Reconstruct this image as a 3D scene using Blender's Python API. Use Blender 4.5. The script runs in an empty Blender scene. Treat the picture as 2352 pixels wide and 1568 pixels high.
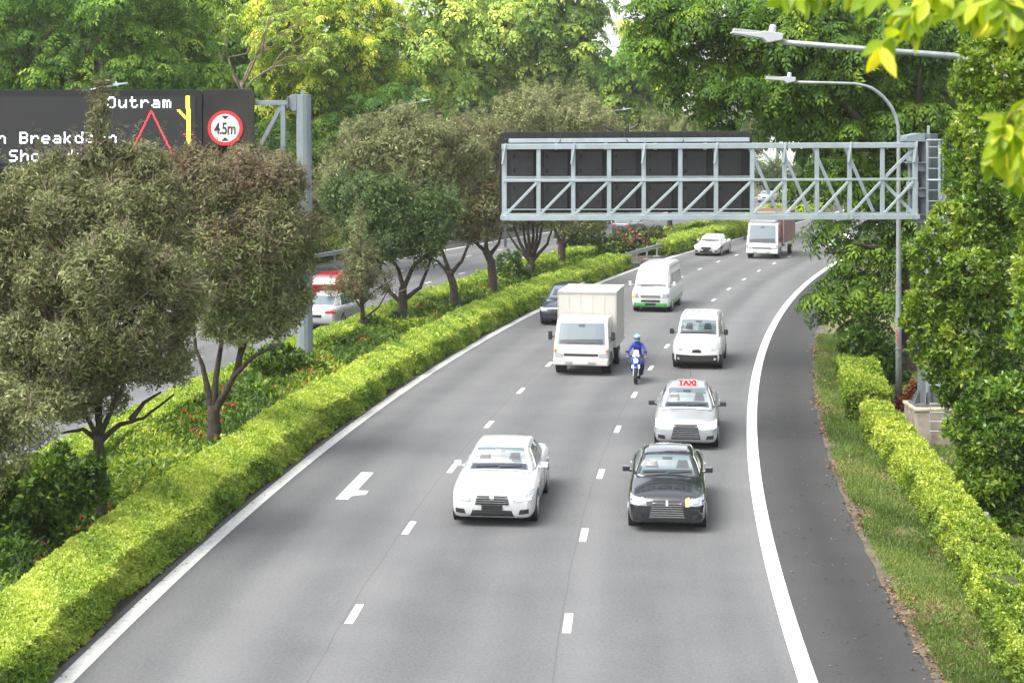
import bpy, math, random
import numpy as np
from mathutils import Vector, Matrix
from mathutils.bvhtree import BVHTree

random.seed(7)
rng = np.random.default_rng(11)
S = bpy.context.scene
COL = S.collection

# ------------------------------------------------------------------ camera
FPX, CAMZ, HORIZ, PW, PH = 3750.0, 8.55, 311.0, 2352.0, 1568.0
cd = bpy.data.cameras.new("camera")
cam = bpy.data.objects.new("camera", cd)
COL.objects.link(cam)
cam.location = (0, 0, CAMZ)
cam.rotation_euler = (math.radians(90), 0, 0)
cd.sensor_width = 36.0
cd.lens = 36.0 * FPX / PW
cd.shift_y = -(PH / 2 - HORIZ) / PW
cd.clip_start, cd.clip_end = 0.3, 3000
cd.dof.use_dof = True
cd.dof.focus_distance = 58.0
cd.dof.aperture_fstop = 4.0
S.camera = cam

# ------------------------------------------------------------------ light
SUN_EL, SUN_AZ = math.radians(60), math.radians(-125)   # azimuth from +Y towards +X
w = bpy.data.worlds.new("World")
S.world = w
w.use_nodes = True
wn = w.node_tree
sky = wn.nodes.new("ShaderNodeTexSky")
sky.sky_type = 'NISHITA'
sky.sun_disc = False
sky.sun_elevation = SUN_EL
sky.sun_rotation = SUN_AZ
sky.air_density, sky.dust_density, sky.ozone_density = 1.0, 4.0, 1.0
hs = wn.nodes.new("ShaderNodeHueSaturation")
hs.inputs['Saturation'].default_value = 0.36
wn.links.new(sky.outputs[0], hs.inputs['Color'])
wn.links.new(hs.outputs[0], wn.nodes['Background'].inputs['Color'])
wn.nodes['Background'].inputs['Strength'].default_value = 0.15
sd = bpy.data.lights.new("sun", 'SUN')
sd.energy, sd.angle, sd.color = 1.1, math.radians(36), (1.0, 0.94, 0.82)
sun = bpy.data.objects.new("sun", sd)
COL.objects.link(sun)
sdir = Vector((math.sin(SUN_AZ) * math.cos(SUN_EL), math.cos(SUN_AZ) * math.cos(SUN_EL), math.sin(SUN_EL)))
sun.rotation_euler = sdir.to_track_quat('Z', 'Y').to_euler()
S.view_settings.view_transform = 'Standard'
S.view_settings.look = 'None'
S.view_settings.exposure = 1.65
S.view_settings.gamma = 1.0
try:
    S.cycles.max_bounces = 6
    S.cycles.transparent_max_bounces = 6
    S.cycles.use_denoising = True
except Exception:
    pass

# ------------------------------------------------------------------ where things stand
def P(px, py, Y):            # the point of the place seen at that pixel, Y metres away
    return np.array([(px - PW / 2) * Y / FPX, Y, CAMZ - (py - HORIZ) * Y / FPX])

def G(px, py, z=0.0):        # the point at height z seen at that pixel
    return P(px, py, FPX * (CAMZ - z) / (py - HORIZ))

PC = np.array([4.23159166e-08, -1.23978582e-05, 2.78822418e-03, -5.63477162e-02, 5.67451415e-01])
PD = np.polyder(PC)
YL = 121.0
def cx(Y):
    Y = np.asarray(Y, float)
    return np.where(Y < YL, np.polyval(PC, np.minimum(Y, YL)), np.polyval(PC, YL) + np.polyval(PD, YL) * (Y - YL))
def slope(Y):
    return np.polyval(PD, np.clip(np.asarray(Y, float), -20, YL))
def R(Y, off, z=0.0):        # point beside the lane line at station Y, off metres to its right
    Y, off = np.broadcast_arrays(np.asarray(Y, float), np.asarray(off, float))
    k = slope(Y); h = np.sqrt(1 + k * k)
    return np.stack([cx(Y) + off / h, Y - off * k / h, np.broadcast_to(np.asarray(z, float), Y.shape)], -1)
_ys = np.linspace(-20, 330, 3501)
_arc = np.concatenate([[0], np.cumsum(np.hypot(np.diff(_ys), np.diff(cx(_ys))))])
def arc(Y): return np.interp(Y, _ys, _arc)
def at_arc(s): return np.interp(s, _arc, _ys)
def offs(p):                 # station and offset of a world point
    d = np.hypot(cx(_ys) - p[0], _ys - p[1]); Y = _ys[d.argmin()]
    k = float(slope(Y)); h = math.sqrt(1 + k * k)
    return Y, ((p[0] - float(cx(Y))) - (p[1] - Y) * k) / h
def heading(Y): return math.atan(float(slope(Y)))

# ------------------------------------------------------------------ materials
MATS = {}
def nd(m, t, **kw):
    n = m.node_tree.nodes.new(t)
    for k, v in kw.items():
        setattr(n, k, v)
    return n
def mat(name, col, rough=0.5, metal=0.0, spec=0.5, var=0.0, scale=6.0, bump=0.0, emit=None, estr=0.0, coat=0.0):
    if name in MATS:
        return MATS[name]
    m = bpy.data.materials.new(name)
    m.use_nodes = True
    b = m.node_tree.nodes['Principled BSDF']
    L = m.node_tree.links
    b.inputs['Base Color'].default_value = (*col, 1)
    b.inputs['Roughness'].default_value = rough
    b.inputs['Metallic'].default_value = metal
    b.inputs['Specular IOR Level'].default_value = spec
    b.inputs['Coat Weight'].default_value = coat
    b.inputs['Coat Roughness'].default_value = 0.05
    if emit:
        b.inputs['Emission Color'].default_value = (*emit, 1)
        b.inputs['Emission Strength'].default_value = estr
    if var > 0 or bump > 0:
        tc = nd(m, 'ShaderNodeTexCoord')
        nz = nd(m, 'ShaderNodeTexNoise')
        nz.inputs['Scale'].default_value = scale
        nz.inputs['Detail'].default_value = 6
        L.new(tc.outputs['Object'], nz.inputs['Vector'])
        if var > 0:
            cr = nd(m, 'ShaderNodeValToRGB')
            cr.color_ramp.elements[0].position = 0.3
            cr.color_ramp.elements[1].position = 0.7
            cr.color_ramp.elements[0].color = (*[c * (1 - var) for c in col], 1)
            cr.color_ramp.elements[1].color = (*[min(1, c * (1 + var)) for c in col], 1)
            L.new(nz.outputs['Fac'], cr.inputs['Fac'])
            L.new(cr.outputs[0], b.inputs['Base Color'])
        if bump > 0:
            bp = nd(m, 'ShaderNodeBump')
            bp.inputs['Strength'].default_value = bump
            bp.inputs['Distance'].default_value = 0.02
            L.new(nz.outputs['Fac'], bp.inputs['Height'])
            L.new(bp.outputs[0], b.inputs['Normal'])
    MATS[name] = m
    return m

def leafmat(name, stops, trans=0.3, rough=0.45, island=0.25, spec=0.35):
    """stops: colours of old to young leaves, picked by a tint (age, plus crown light and shade painted in) and a random step per leaf"""
    m = bpy.data.materials.new(name)
    m.use_nodes = True
    N, L = m.node_tree.nodes, m.node_tree.links
    b = N['Principled BSDF']
    at = nd(m, 'ShaderNodeAttribute'); at.attribute_name = 'tint'
    ge = nd(m, 'ShaderNodeNewGeometry')
    ma = nd(m, 'ShaderNodeMath', operation='MULTIPLY_ADD')
    ma.inputs[1].default_value = island
    sub = nd(m, 'ShaderNodeMath', operation='ADD'); sub.inputs[1].default_value = -island / 2
    L.new(ge.outputs['Random Per Island'], ma.inputs[0])
    L.new(at.outputs['Fac'], ma.inputs[2])
    L.new(ma.outputs[0], sub.inputs[0])
    cr = nd(m, 'ShaderNodeValToRGB')
    e = cr.color_ramp.elements
    while len(e) < len(stops):
        e.new(0.5)
    for el, (p, c) in zip(e, stops):
        el.position = p
        el.color = (*c, 1)
    L.new(sub.outputs[0], cr.inputs['Fac'])
    L.new(cr.outputs[0], b.inputs['Base Color'])
    b.inputs['Roughness'].default_value = rough
    b.inputs['Specular IOR Level'].default_value = spec
    tr = nd(m, 'ShaderNodeBsdfTranslucent')
    hv = nd(m, 'ShaderNodeHueSaturation')
    hv.inputs['Saturation'].default_value = 1.15
    hv.inputs['Value'].default_value = 1.25
    L.new(cr.outputs[0], hv.inputs['Color'])
    L.new(hv.outputs[0], tr.inputs['Color'])
    mx = nd(m, 'ShaderNodeMixShader')
    mx.inputs[0].default_value = trans
    L.new(b.outputs[0], mx.inputs[1])
    L.new(tr.outputs[0], mx.inputs[2])
    L.new(mx.outputs[0], N['Material Output'].inputs['Surface'])
    MATS[name] = m
    return m

# ------------------------------------------------------------------ objects
def tag(o, label=None, cat=None, group=None, kind=None):
    if label: o['label'] = label
    if cat: o['category'] = cat
    if group: o['group'] = group
    if kind: o['kind'] = kind
    return o
def thing(name, label, cat, loc=(0, 0, 0), rz=0.0, group=None):
    o = bpy.data.objects.new(name, None)
    o.empty_display_size = 0.2
    COL.objects.link(o)
    o.location = [float(c) for c in loc]
    o.rotation_euler = (0, 0, rz)
    return tag(o, label, cat, group)
def link_mesh(name, me, m, parent=None, smooth=False):
    o = bpy.data.objects.new(name, me)
    if m: me.materials.append(m)
    COL.objects.link(o)
    if parent is not None: o.parent = parent
    if smooth:
        me.polygons.foreach_set('use_smooth', np.ones(len(me.polygons), bool))
    return o
def quads(name, V, F, m, parent=None, tint=None, smooth=False, uv=None, world=True):
    """big quad mesh from arrays"""
    V = np.asarray(V, np.float32).reshape(-1, 3)
    F = np.asarray(F, np.int32).reshape(-1, 4)
    if parent is not None and world:
        V = V - np.array(root_loc(parent), np.float32)
    me = bpy.data.meshes.new(name)
    me.vertices.add(len(V)); me.vertices.foreach_set('co', V.ravel())
    me.loops.add(F.size); me.loops.foreach_set('vertex_index', F.ravel())
    me.polygons.add(len(F)); me.polygons.foreach_set('loop_start', np.arange(0, F.size, 4, dtype=np.int32))
    if uv is not None:
        l = me.uv_layers.new(name='UVMap')
        l.data.foreach_set('uv', np.asarray(uv, np.float32)[F.ravel()].ravel())
    if tint is not None:
        a = me.attributes.new('tint', 'FLOAT', 'POINT')
        a.data.foreach_set('value', np.asarray(tint, np.float32))
    me.update(calc_edges=True)
    return link_mesh(name, me, m, parent, smooth)
def root_loc(o):
    v = np.zeros(3)
    while o is not None:
        v += np.array(o.location); o = o.parent
    return v
def copy_tree(o, parent=None):
    c = o.copy()
    COL.objects.link(c)
    if parent is not None:
        c.parent = parent
    for ch in list(o.children):
        copy_tree(ch, c)
    return c

class MB:
    """collects shapes; build() links them as one mesh object"""
    def __init__(s): s.v, s.f = [], []
    def add(s, vs, fs):
        b = len(s.v)
        s.v.extend([tuple(float(c) for c in v) for v in vs])
        s.f.extend([tuple(b + i for i in f) for f in fs])
        return s
    def box(s, c, size, M=None):
        h = [x / 2 for x in size]
        vs = [np.array([sx * h[0], sy * h[1], sz * h[2]]) for sx in (-1, 1) for sy in (-1, 1) for sz in (-1, 1)]
        if M is not None: vs = [M @ v for v in vs]
        vs = [v + np.array(c, float) for v in vs]
        return s.add(vs, [(0, 1, 3, 2), (4, 6, 7, 5), (0, 4, 5, 1), (2, 3, 7, 6), (0, 2, 6, 4), (1, 5, 7, 3)])
    def bar(s, a, b, wd, ht, up=(0, 0, 1)):
        a, b = np.array(a, float), np.array(b, float)
        d = b - a; L = np.linalg.norm(d); d /= L
        u = np.array(up, float)
        if abs(d @ u) > 0.98: u = np.array([0, 1.0, 0])
        x = np.cross(d, u); x /= np.linalg.norm(x)
        z = np.cross(x, d)
        M = np.stack([x, d, z], 1)
        return s.box((a + b) / 2, (wd, L, ht), M)
    def tube(s, pts, rad, n=8, cap=True):
        pts = [np.array(p, float) for p in pts]
        if np.isscalar(rad): rad = [rad] * len(pts)
        rings = []; x0 = None
        for i, p in enumerate(pts):
            d = pts[min(i + 1, len(pts) - 1)] - pts[max(i - 1, 0)]
            d /= (np.linalg.norm(d) + 1e-9)
            if x0 is None:
                r = np.array([1.0, 0, 0]) if abs(d[0]) < .9 else np.array([0, 1.0, 0])
            else: r = x0
            x = r - d * (r @ d); x /= np.linalg.norm(x); x0 = x
            y = np.cross(d, x)
            rings.append([p + rad[i] * (x * math.cos(2 * math.pi * k / n) + y * math.sin(2 * math.pi * k / n)) for k in range(n)])
        vs = [q for r in rings for q in r]
        fs = []
        for i in range(len(rings) - 1):
            for k in range(n):
                a, b = i * n + k, i * n + (k + 1) % n
                fs.append((a, b, b + n, a + n))
        if cap:
            fs.append(tuple(range(n))[::-1]); fs.append(tuple(range(len(vs) - n, len(vs))))
        return s.add(vs, fs)
    def cyl(s, a, b, r, n=16): return s.tube([a, b], [r, r], n)
    def prism(s, poly, fr, t):
        """poly of 2D points; fr(u, v, d) places a point at depth d; thickness t"""
        n = len(poly)
        vs = [fr(u, v, 0) for u, v in poly] + [fr(u, v, t) for u, v in poly]
        fs = [tuple(range(n)), tuple(range(2 * n - 1, n - 1, -1))]
        fs += [(i, n + i, n + (i + 1) % n, (i + 1) % n) for i in range(n)]
        return s.add(vs, fs)
    def build(s, name, m, parent=None, bevel=0.0, seg=2, smooth=False, world=True, fix=False):
        v = np.array(s.v)
        if parent is not None and world: v = v - root_loc(parent)
        me = bpy.data.meshes.new(name)
        me.from_pydata(v.tolist(), [], s.f)
        if fix:
            import bmesh
            bm = bmesh.new(); bm.from_mesh(me)
            bmesh.ops.recalc_face_normals(bm, faces=bm.faces[:]); bm.to_mesh(me); bm.free()
        me.update()
        o = link_mesh(name, me, m, parent, smooth)
        if bevel > 0:
            b = o.modifiers.new('bevel', 'BEVEL')
            b.width, b.segments, b.limit_method = bevel, seg, 'ANGLE'
            b.angle_limit = math.radians(40)
        return o

# ------------------------------------------------------------------ foliage tools
def unit(a): return a / (np.linalg.norm(a, axis=-1, keepdims=True) + 1e-9)
def rand_dirs(n): return unit(rng.normal(size=(n, 3)))
def leaf_quads(p, d, nrm, L, W, fold=0.15):
    """diamond leaves: base p, direction d, facing nrm"""
    d = unit(d); sd_ = unit(np.cross(d, nrm)); nn = np.cross(sd_, d)
    L, W = np.broadcast_to(L, len(p))[:, None], np.broadcast_to(W, len(p))[:, None]
    mid = p + d * L * .45
    return np.stack([p, mid + sd_ * W / 2 + nn * W * fold, p + d * L - nn * L * .12, mid - sd_ * W / 2 + nn * W * fold], 1)
def t_tuft(n, spread, L, W, up=0.5, droop=0.0):
    """n leaves round a twig end; z is outward"""
    d = rand_dirs(n); d[:, 2] = np.abs(d[:, 2]) * .6 + up
    p = rand_dirs(n) * spread * rng.random((n, 1)) ** .4
    d = unit(d); d[:, 2] -= droop
    return leaf_quads(p, d, rand_dirs(n) * .6 + np.array([0, 0, 1.0]), L * rng.uniform(.7, 1.2, n), W * rng.uniform(.8, 1.2, n))
def t_spray(nl=7, npair=5, Rr=.6, L=.2, W=.075):
    """a parasol of drooping compound leaves"""
    out = []
    a0 = rng.random() * 6.28
    for k in range(nl):
        a = a0 + 6.283 * k / nl + rng.normal() * .2
        r = Rr * rng.uniform(.75, 1.1)
        h = np.array([math.cos(a), math.sin(a), 0]); sdv = np.array([-h[1], h[0], 0])
        up = rng.uniform(.1, .45)
        for j in range(npair):
            t = (j + .6) / npair
            c = h * r * t + np.array([0, 0, up * r * t - .75 * r * t * t])
            for sg in (-1, 1):
                d = h * .55 + sdv * sg * .8 + np.array([0, 0, -.45 - .3 * t]) + rng.normal(size=3) * .12
                q = leaf_quads(c[None], d[None], np.array([[0, 0, 1.0]]) + h * .4, L * rng.uniform(.8, 1.15), W)
                out.append(q)
        c = h * r + np.array([0, 0, (up - .75) * r])
        out.append(leaf_quads(c[None], (h * .6 + np.array([0, 0, -.8]))[None], np.array([[0, 0, 1.0]]) + h, L, W))
    return np.concatenate(out)
def frames(nrm):
    z = unit(nrm); a = rand_dirs(len(z)); x = unit(np.cross(a, z)); y = np.cross(z, x)
    return np.stack([x, y, z], -1)
class Leaves:
    def __init__(s): s.V, s.T = [], []
    def add(s, q, tint):
        """q (n,4,3), tint (n,)"""
        s.V.append(q.reshape(-1, 3).astype(np.float32)); s.T.append(np.repeat(tint, 4).astype(np.float32))
    def scatter(s, tmpls, pos, nrm, scale, tint, jit=.08):
        n = len(pos)
        if n == 0: return
        which = rng.integers(0, len(tmpls), n)
        Rm = frames(nrm); scale = np.broadcast_to(scale, n); tint = np.broadcast_to(tint, n)
        for i, T in enumerate(tmpls):
            w_ = which == i
            if not w_.any(): continue
            q = T.reshape(-1, 3)
            V = np.einsum('nij,kj->nki', Rm[w_], q) * scale[w_][:, None, None] + pos[w_][:, None, :]
            k = len(T)
            tt = tint[w_][:, None] + rng.normal(size=(w_.sum(), k)) * jit
            s.add(V.reshape(-1, 4, 3), tt.ravel())
    def build(s, name, m, parent=None):
        V = np.concatenate(s.V); T = np.concatenate(s.T)
        F = np.arange(len(V), dtype=np.int32).reshape(-1, 4)
        return quads(name, V, F, m, parent, tint=np.clip(T, 0, 1))
def lump(d, seed, f=3.0):
    r = np.random.default_rng(seed); s = 0
    for k in range(5):
        v = r.normal(size=3) * f * (1 + .5 * k)
        s = s + np.sin(d @ v + r.random() * 6.28) / (1 + .5 * k)
    return s / 2.2
def blob_points(blobs, dens, seed=0, shell=(.84, 1.05), lumpy=.14, back=.2):
    """points and outward directions over a union of ellipsoids (centre, radii)"""
    Ps, Ns = [], []
    for i, (c, r) in enumerate(blobs):
        c, r = np.array(c, float), np.array(r, float)
        area = 4 * math.pi * ((r[0] * r[1]) ** 1.6 / 3 + (r[0] * r[2]) ** 1.6 / 3 + (r[1] * r[2]) ** 1.6 / 3) ** (1 / 1.6)
        n = int(area * dens)
        d = rand_dirs(n)
        tocam = unit(np.array([0, 0, CAMZ]) - c)
        keep = (d @ tocam > -.25) | (rng.random(n) < back)
        d = d[keep]
        k = rng.uniform(*shell, len(d)) * (1 + lumpy * lump(d, seed * 31 + i))
        p = c + d * r * k[:, None]
        ok = np.ones(len(p), bool)
        for j, (c2, r2) in enumerate(blobs):
            if j != i:
                q = (p - np.array(c2)) / np.array(r2)
                ok &= (q * q).sum(1) > .62
        Ps.append(p[ok]); Ns.append(unit(d[ok] / r))
    return np.concatenate(Ps), np.concatenate(Ns)
def clumpy(blobs, k=9, f=.36, seed=0, rmin=.5):
    """each mass breaks into smaller bunches of leaves on its outside"""
    r_ = np.random.default_rng(seed + 77); out = []
    for c, r in blobs:
        c, r = np.array(c, float), np.array(r, float)
        if min(r) < rmin: out.append((c, r)); continue
        out.append((c, r * .90))
        for _ in range(k):
            d = unit(r_.normal(size=3) + [0, -.7, .25])
            rr = float(np.mean(r)) * f * r_.uniform(.6, 1.25)
            out.append((c + d * r * r_.uniform(.86, 1.08), np.array([rr, rr, rr * r_.uniform(.7, 1.1)])))
    return out
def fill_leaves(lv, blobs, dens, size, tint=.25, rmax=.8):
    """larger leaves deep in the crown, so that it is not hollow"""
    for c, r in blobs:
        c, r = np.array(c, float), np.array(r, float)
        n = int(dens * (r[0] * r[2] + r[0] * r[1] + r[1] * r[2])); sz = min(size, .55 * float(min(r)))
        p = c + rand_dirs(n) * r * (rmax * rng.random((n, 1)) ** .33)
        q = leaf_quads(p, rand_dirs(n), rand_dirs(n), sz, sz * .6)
        lv.add(q, np.full(n, tint) + rng.normal(size=n) * .1)  # inner leaves get a darker tint, the crown's inner shade put into colour
def limb(mb, pts, r0, r1, wob=.05, n=7, sub=4):
    """a tapered, slightly crooked limb through pts"""
    pts = [np.array(p, float) for p in pts]
    out = []
    for i in range(len(pts) - 1):
        for k in range(sub):
            t = k / sub
            p = pts[i] * (1 - t) + pts[i + 1] * t
            if 0 < i + k: p = p + rng.normal(size=3) * wob * r0 * 1.2
            out.append(p)
    out.append(pts[-1])
    rr = [r0 + (r1 - r0) * (i / (len(out) - 1)) ** .8 for i in range(len(out))]
    mb.tube(out, rr, n)

# ================================================================== the setting
def asphalt(name, lo, hi, seams=(), speck=.85, rough=.85):
    m = bpy.data.materials.new(name); m.use_nodes = True
    N, L = m.node_tree.nodes, m.node_tree.links
    b = N['Principled BSDF']; b.inputs['Roughness'].default_value = rough
    b.inputs['Specular IOR Level'].default_value = .3
    uv = nd(m, 'ShaderNodeTexCoord')
    mp = nd(m, 'ShaderNodeMapping'); mp.inputs['Scale'].default_value = (.55, .028, 1)
    L.new(uv.outputs['UV'], mp.inputs[0])
    n1 = nd(m, 'ShaderNodeTexNoise'); n1.inputs['Scale'].default_value = 1.0; n1.inputs['Detail'].default_value = 4
    L.new(mp.outputs[0], n1.inputs['Vector'])
    n2 = nd(m, 'ShaderNodeTexNoise'); n2.inputs['Scale'].default_value = 17; n2.inputs['Detail'].default_value = 3
    n2.inputs['Roughness'].default_value = .8
    L.new(uv.outputs['UV'], n2.inputs['Vector'])
    n3 = nd(m, 'ShaderNodeTexNoise'); n3.inputs['Scale'].default_value = .6; n3.inputs['Detail'].default_value = 5
    L.new(uv.outputs['UV'], n3.inputs['Vector'])
    def mad(a, k, c):
        q = nd(m, 'ShaderNodeMath', operation='MULTIPLY_ADD'); q.inputs[1].default_value = k; q.inputs[2].default_value = c
        L.new(a, q.inputs[0]); return q.outputs[0]
    def add(a, c):
        q = nd(m, 'ShaderNodeMath', operation='ADD'); L.new(a, q.inputs[0]); L.new(c, q.inputs[1]); return q.outputs[0]
    sxx = nd(m, 'ShaderNodeSeparateXYZ'); L.new(uv.outputs['UV'], sxx.inputs[0])
    sn = nd(m, 'ShaderNodeMath', operation='SINE'); L.new(mad(add(sxx.outputs['X'], mad(n1.outputs['Fac'], .9, -.45)), 3.28, .9), sn.inputs[0])
    f = add(add(add(mad(n1.outputs['Fac'], 1.3, -.32), mad(sn.outputs[0], .13, 0)), mad(n2.outputs['Fac'], speck * 2, -speck)), mad(n3.outputs['Fac'], .55, -.15))
    cr = nd(m, 'ShaderNodeValToRGB')
    cr.color_ramp.elements[0].color = (*lo, 1); cr.color_ramp.elements[1].color = (*hi, 1)
    L.new(f, cr.inputs['Fac'])
    col = cr.outputs[0]
    if seams:
        sx = nd(m, 'ShaderNodeSeparateXYZ'); L.new(uv.outputs['UV'], sx.inputs[0])
        wob = mad(n3.outputs['Fac'], .10, -.05)
        u = add(sx.outputs['X'], wob)
        for c in seams:
            cp = nd(m, 'ShaderNodeMath', operation='COMPARE'); cp.inputs[1].default_value = c; cp.inputs[2].default_value = .014
            L.new(u, cp.inputs[0])
            mx = nd(m, 'ShaderNodeMix', data_type='RGBA')
            k = nd(m, 'ShaderNodeMath', operation='MULTIPLY'); k.inputs[1].default_value = .28
            L.new(cp.outputs[0], k.inputs[0]); L.new(k.outputs[0], mx.inputs[0])
            L.new(col, mx.inputs[6]); mx.inputs[7].default_value = (*[c_ * .45 for c_ in lo], 1)
            col = mx.outputs[2]
    L.new(col, b.inputs['Base Color'])
    bp = nd(m, 'ShaderNodeBump'); bp.inputs['Strength'].default_value = .25; bp.inputs['Distance'].default_value = .01
    L.new(n2.outputs['Fac'], bp.inputs['Height']); L.new(bp.outputs[0], b.inputs['Normal'])
    return m

def strip(name, o0, o1, z, Y0, Y1, m, step=1.5, nu=1, parent=None, kind='structure', wob=0.0, fo=None):
    ys = at_arc(np.arange(arc(Y0), arc(Y1) + step, step))
    us = np.linspace(0, 1, nu + 1)
    V, UV = [], []
    for y in ys:
        a, b = (fo(y) if fo else (o0, o1))
        o = a + (b - a) * us
        if wob: o = o + np.array([wob * (math.sin(y * 3.1 + u * 9) + math.sin(y * 7.7 + u * 5) * .6) for u in us])
        V.append(R(np.full(nu + 1, y), o, z)); UV.append(np.stack([o, np.full(nu + 1, arc(y))], 1))
    V = np.concatenate(V); UV = np.concatenate(UV)
    F = [(i * (nu + 1) + k, i * (nu + 1) + k + 1, (i + 1) * (nu + 1) + k + 1, (i + 1) * (nu + 1) + k) for i in range(len(ys) - 1) for k in range(nu)]
    o = quads(name, V, F, m, parent, uv=UV)
    if kind: o['kind'] = kind
    return o

M_soil = mat('soil', (.055, .04, .028), .95, var=.5, scale=3, bump=.6)
M_turf = mat('turf', (.115, .115, .045), .9, var=.45, scale=1.4, bump=.4)
M_paint = mat('road_paint', (.60, .60, .575), .6, var=.16, scale=7)
M_conc = mat('concrete', (.26, .25, .22), .85, var=.35, scale=4, bump=.3)
M_kerbdirt = mat('kerb_dirt', (.10, .095, .085), .95, var=.5, scale=2.5, bump=.3)

# one sheet of ground to the horizon
g = MB(); g.add([(-900, -60, -.03), (900, -60, -.03), (900, 1400, -.03), (-900, 1400, -.03)], [(0, 1, 2, 3)])
go = g.build('ground', mat('ground_grass', (.075, .10, .03), .95, var=.5, scale=.5)); go['kind'] = 'structure'

strip('road', -8.05, 4.02, 0, 4, 330, asphalt('asphalt_lanes', (.080, .083, .086), (.160, .163, .166), seams=(-3.95, -.12)))
strip('road_shoulder', 4.02, 5.85, 0, 4, 330, asphalt('asphalt_shoulder', (.030, .030, .031), (.060, .060, .061)))
strip('road_shoulder', -8.85, -8.05, 0, 4, 330, asphalt('asphalt_edge', (.032, .030, .028), (.060, .056, .050)))
strip('road', -25.6, -14.1, 0, 4, 330, asphalt('asphalt_far_lanes', (.085, .088, .092), (.155, .158, .163)))
strip('road_shoulder', -28.2, -25.6, 0, 4, 330, asphalt('asphalt_far_shoulder', (.035, .035, .036), (.06, .06, .06)))
strip('median_soil', -14.1, -8.85, .0, 4, 330, M_soil)
strip('gutter', 5.85, 6.2, .012, 4, 330, mat('gutter_earth', (.095, .078, .055), .95, var=.55, scale=1.8, bump=.4), wob=.02, nu=1, step=.35)
strip('verge', 6.15, 11, -.006, 4, 330, M_turf, nu=6, step=3)
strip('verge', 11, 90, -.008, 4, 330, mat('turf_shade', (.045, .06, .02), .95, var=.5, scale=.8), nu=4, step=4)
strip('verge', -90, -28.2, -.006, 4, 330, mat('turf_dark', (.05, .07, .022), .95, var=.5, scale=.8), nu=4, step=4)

# painted lines
def line(name, off, wd, Y0, Y1, z=.004): return strip(name, off - wd / 2, off + wd / 2, z, Y0, Y1, M_paint, step=1.0)
line('road_marking', -7.76, .30, 4, 330)
line('road_marking', 3.87, .30, 4, 330)
line('road_marking', -25.3, .25, 4, 330)
line('road_marking', -14.6, .2, 4, 330)
mid0, left0 = arc(28.65), arc(28.9) 
def dashes(offc, s0, n0, n1, step=6.34):
    mb = MB()
    for k in range(n0, n1):
        s = s0 + k * step
        y0, y1 = at_arc(s - .58), at_arc(s + .58)
        if y0 < 4: continue
        q = [R(y0, offc - .075, .004), R(y0, offc + .075, .004), R(y1, offc + .075, .004), R(y1, offc - .075, .004)]
        mb.add(q, [(0, 1, 2, 3)])
    o = mb.build('lane_dashes', M_paint); o['kind'] = 'structure'
dashes(0, mid0, -4, 40); dashes(-3.83, left0, -4, 40)
dashes(-17.4, arc(65.7), -9, 36); dashes(-21.6, arc(66), -9, 36)
# lane arrow: stem with one barb
mb = MB()
D2 = lambda x, y: ((1320 + x * 220 / 1916) / 1.7415, (1840 + y * 180 / 1568) / 1.7415)
arrow = [(178, 1356), (630, 1370), (735, 1262), (820, 1238), (1020, 1214), (1243, 1197), (1345, 1068), (950, 1050), (1518, 430), (1095, 418)]
mb.add([G(*D2(*p)) + np.array([0, 0, .004]) for p in arrow], [tuple(range(len(arrow)))])
o = mb.build('road_marking', M_paint); o['kind'] = 'structure'

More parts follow.
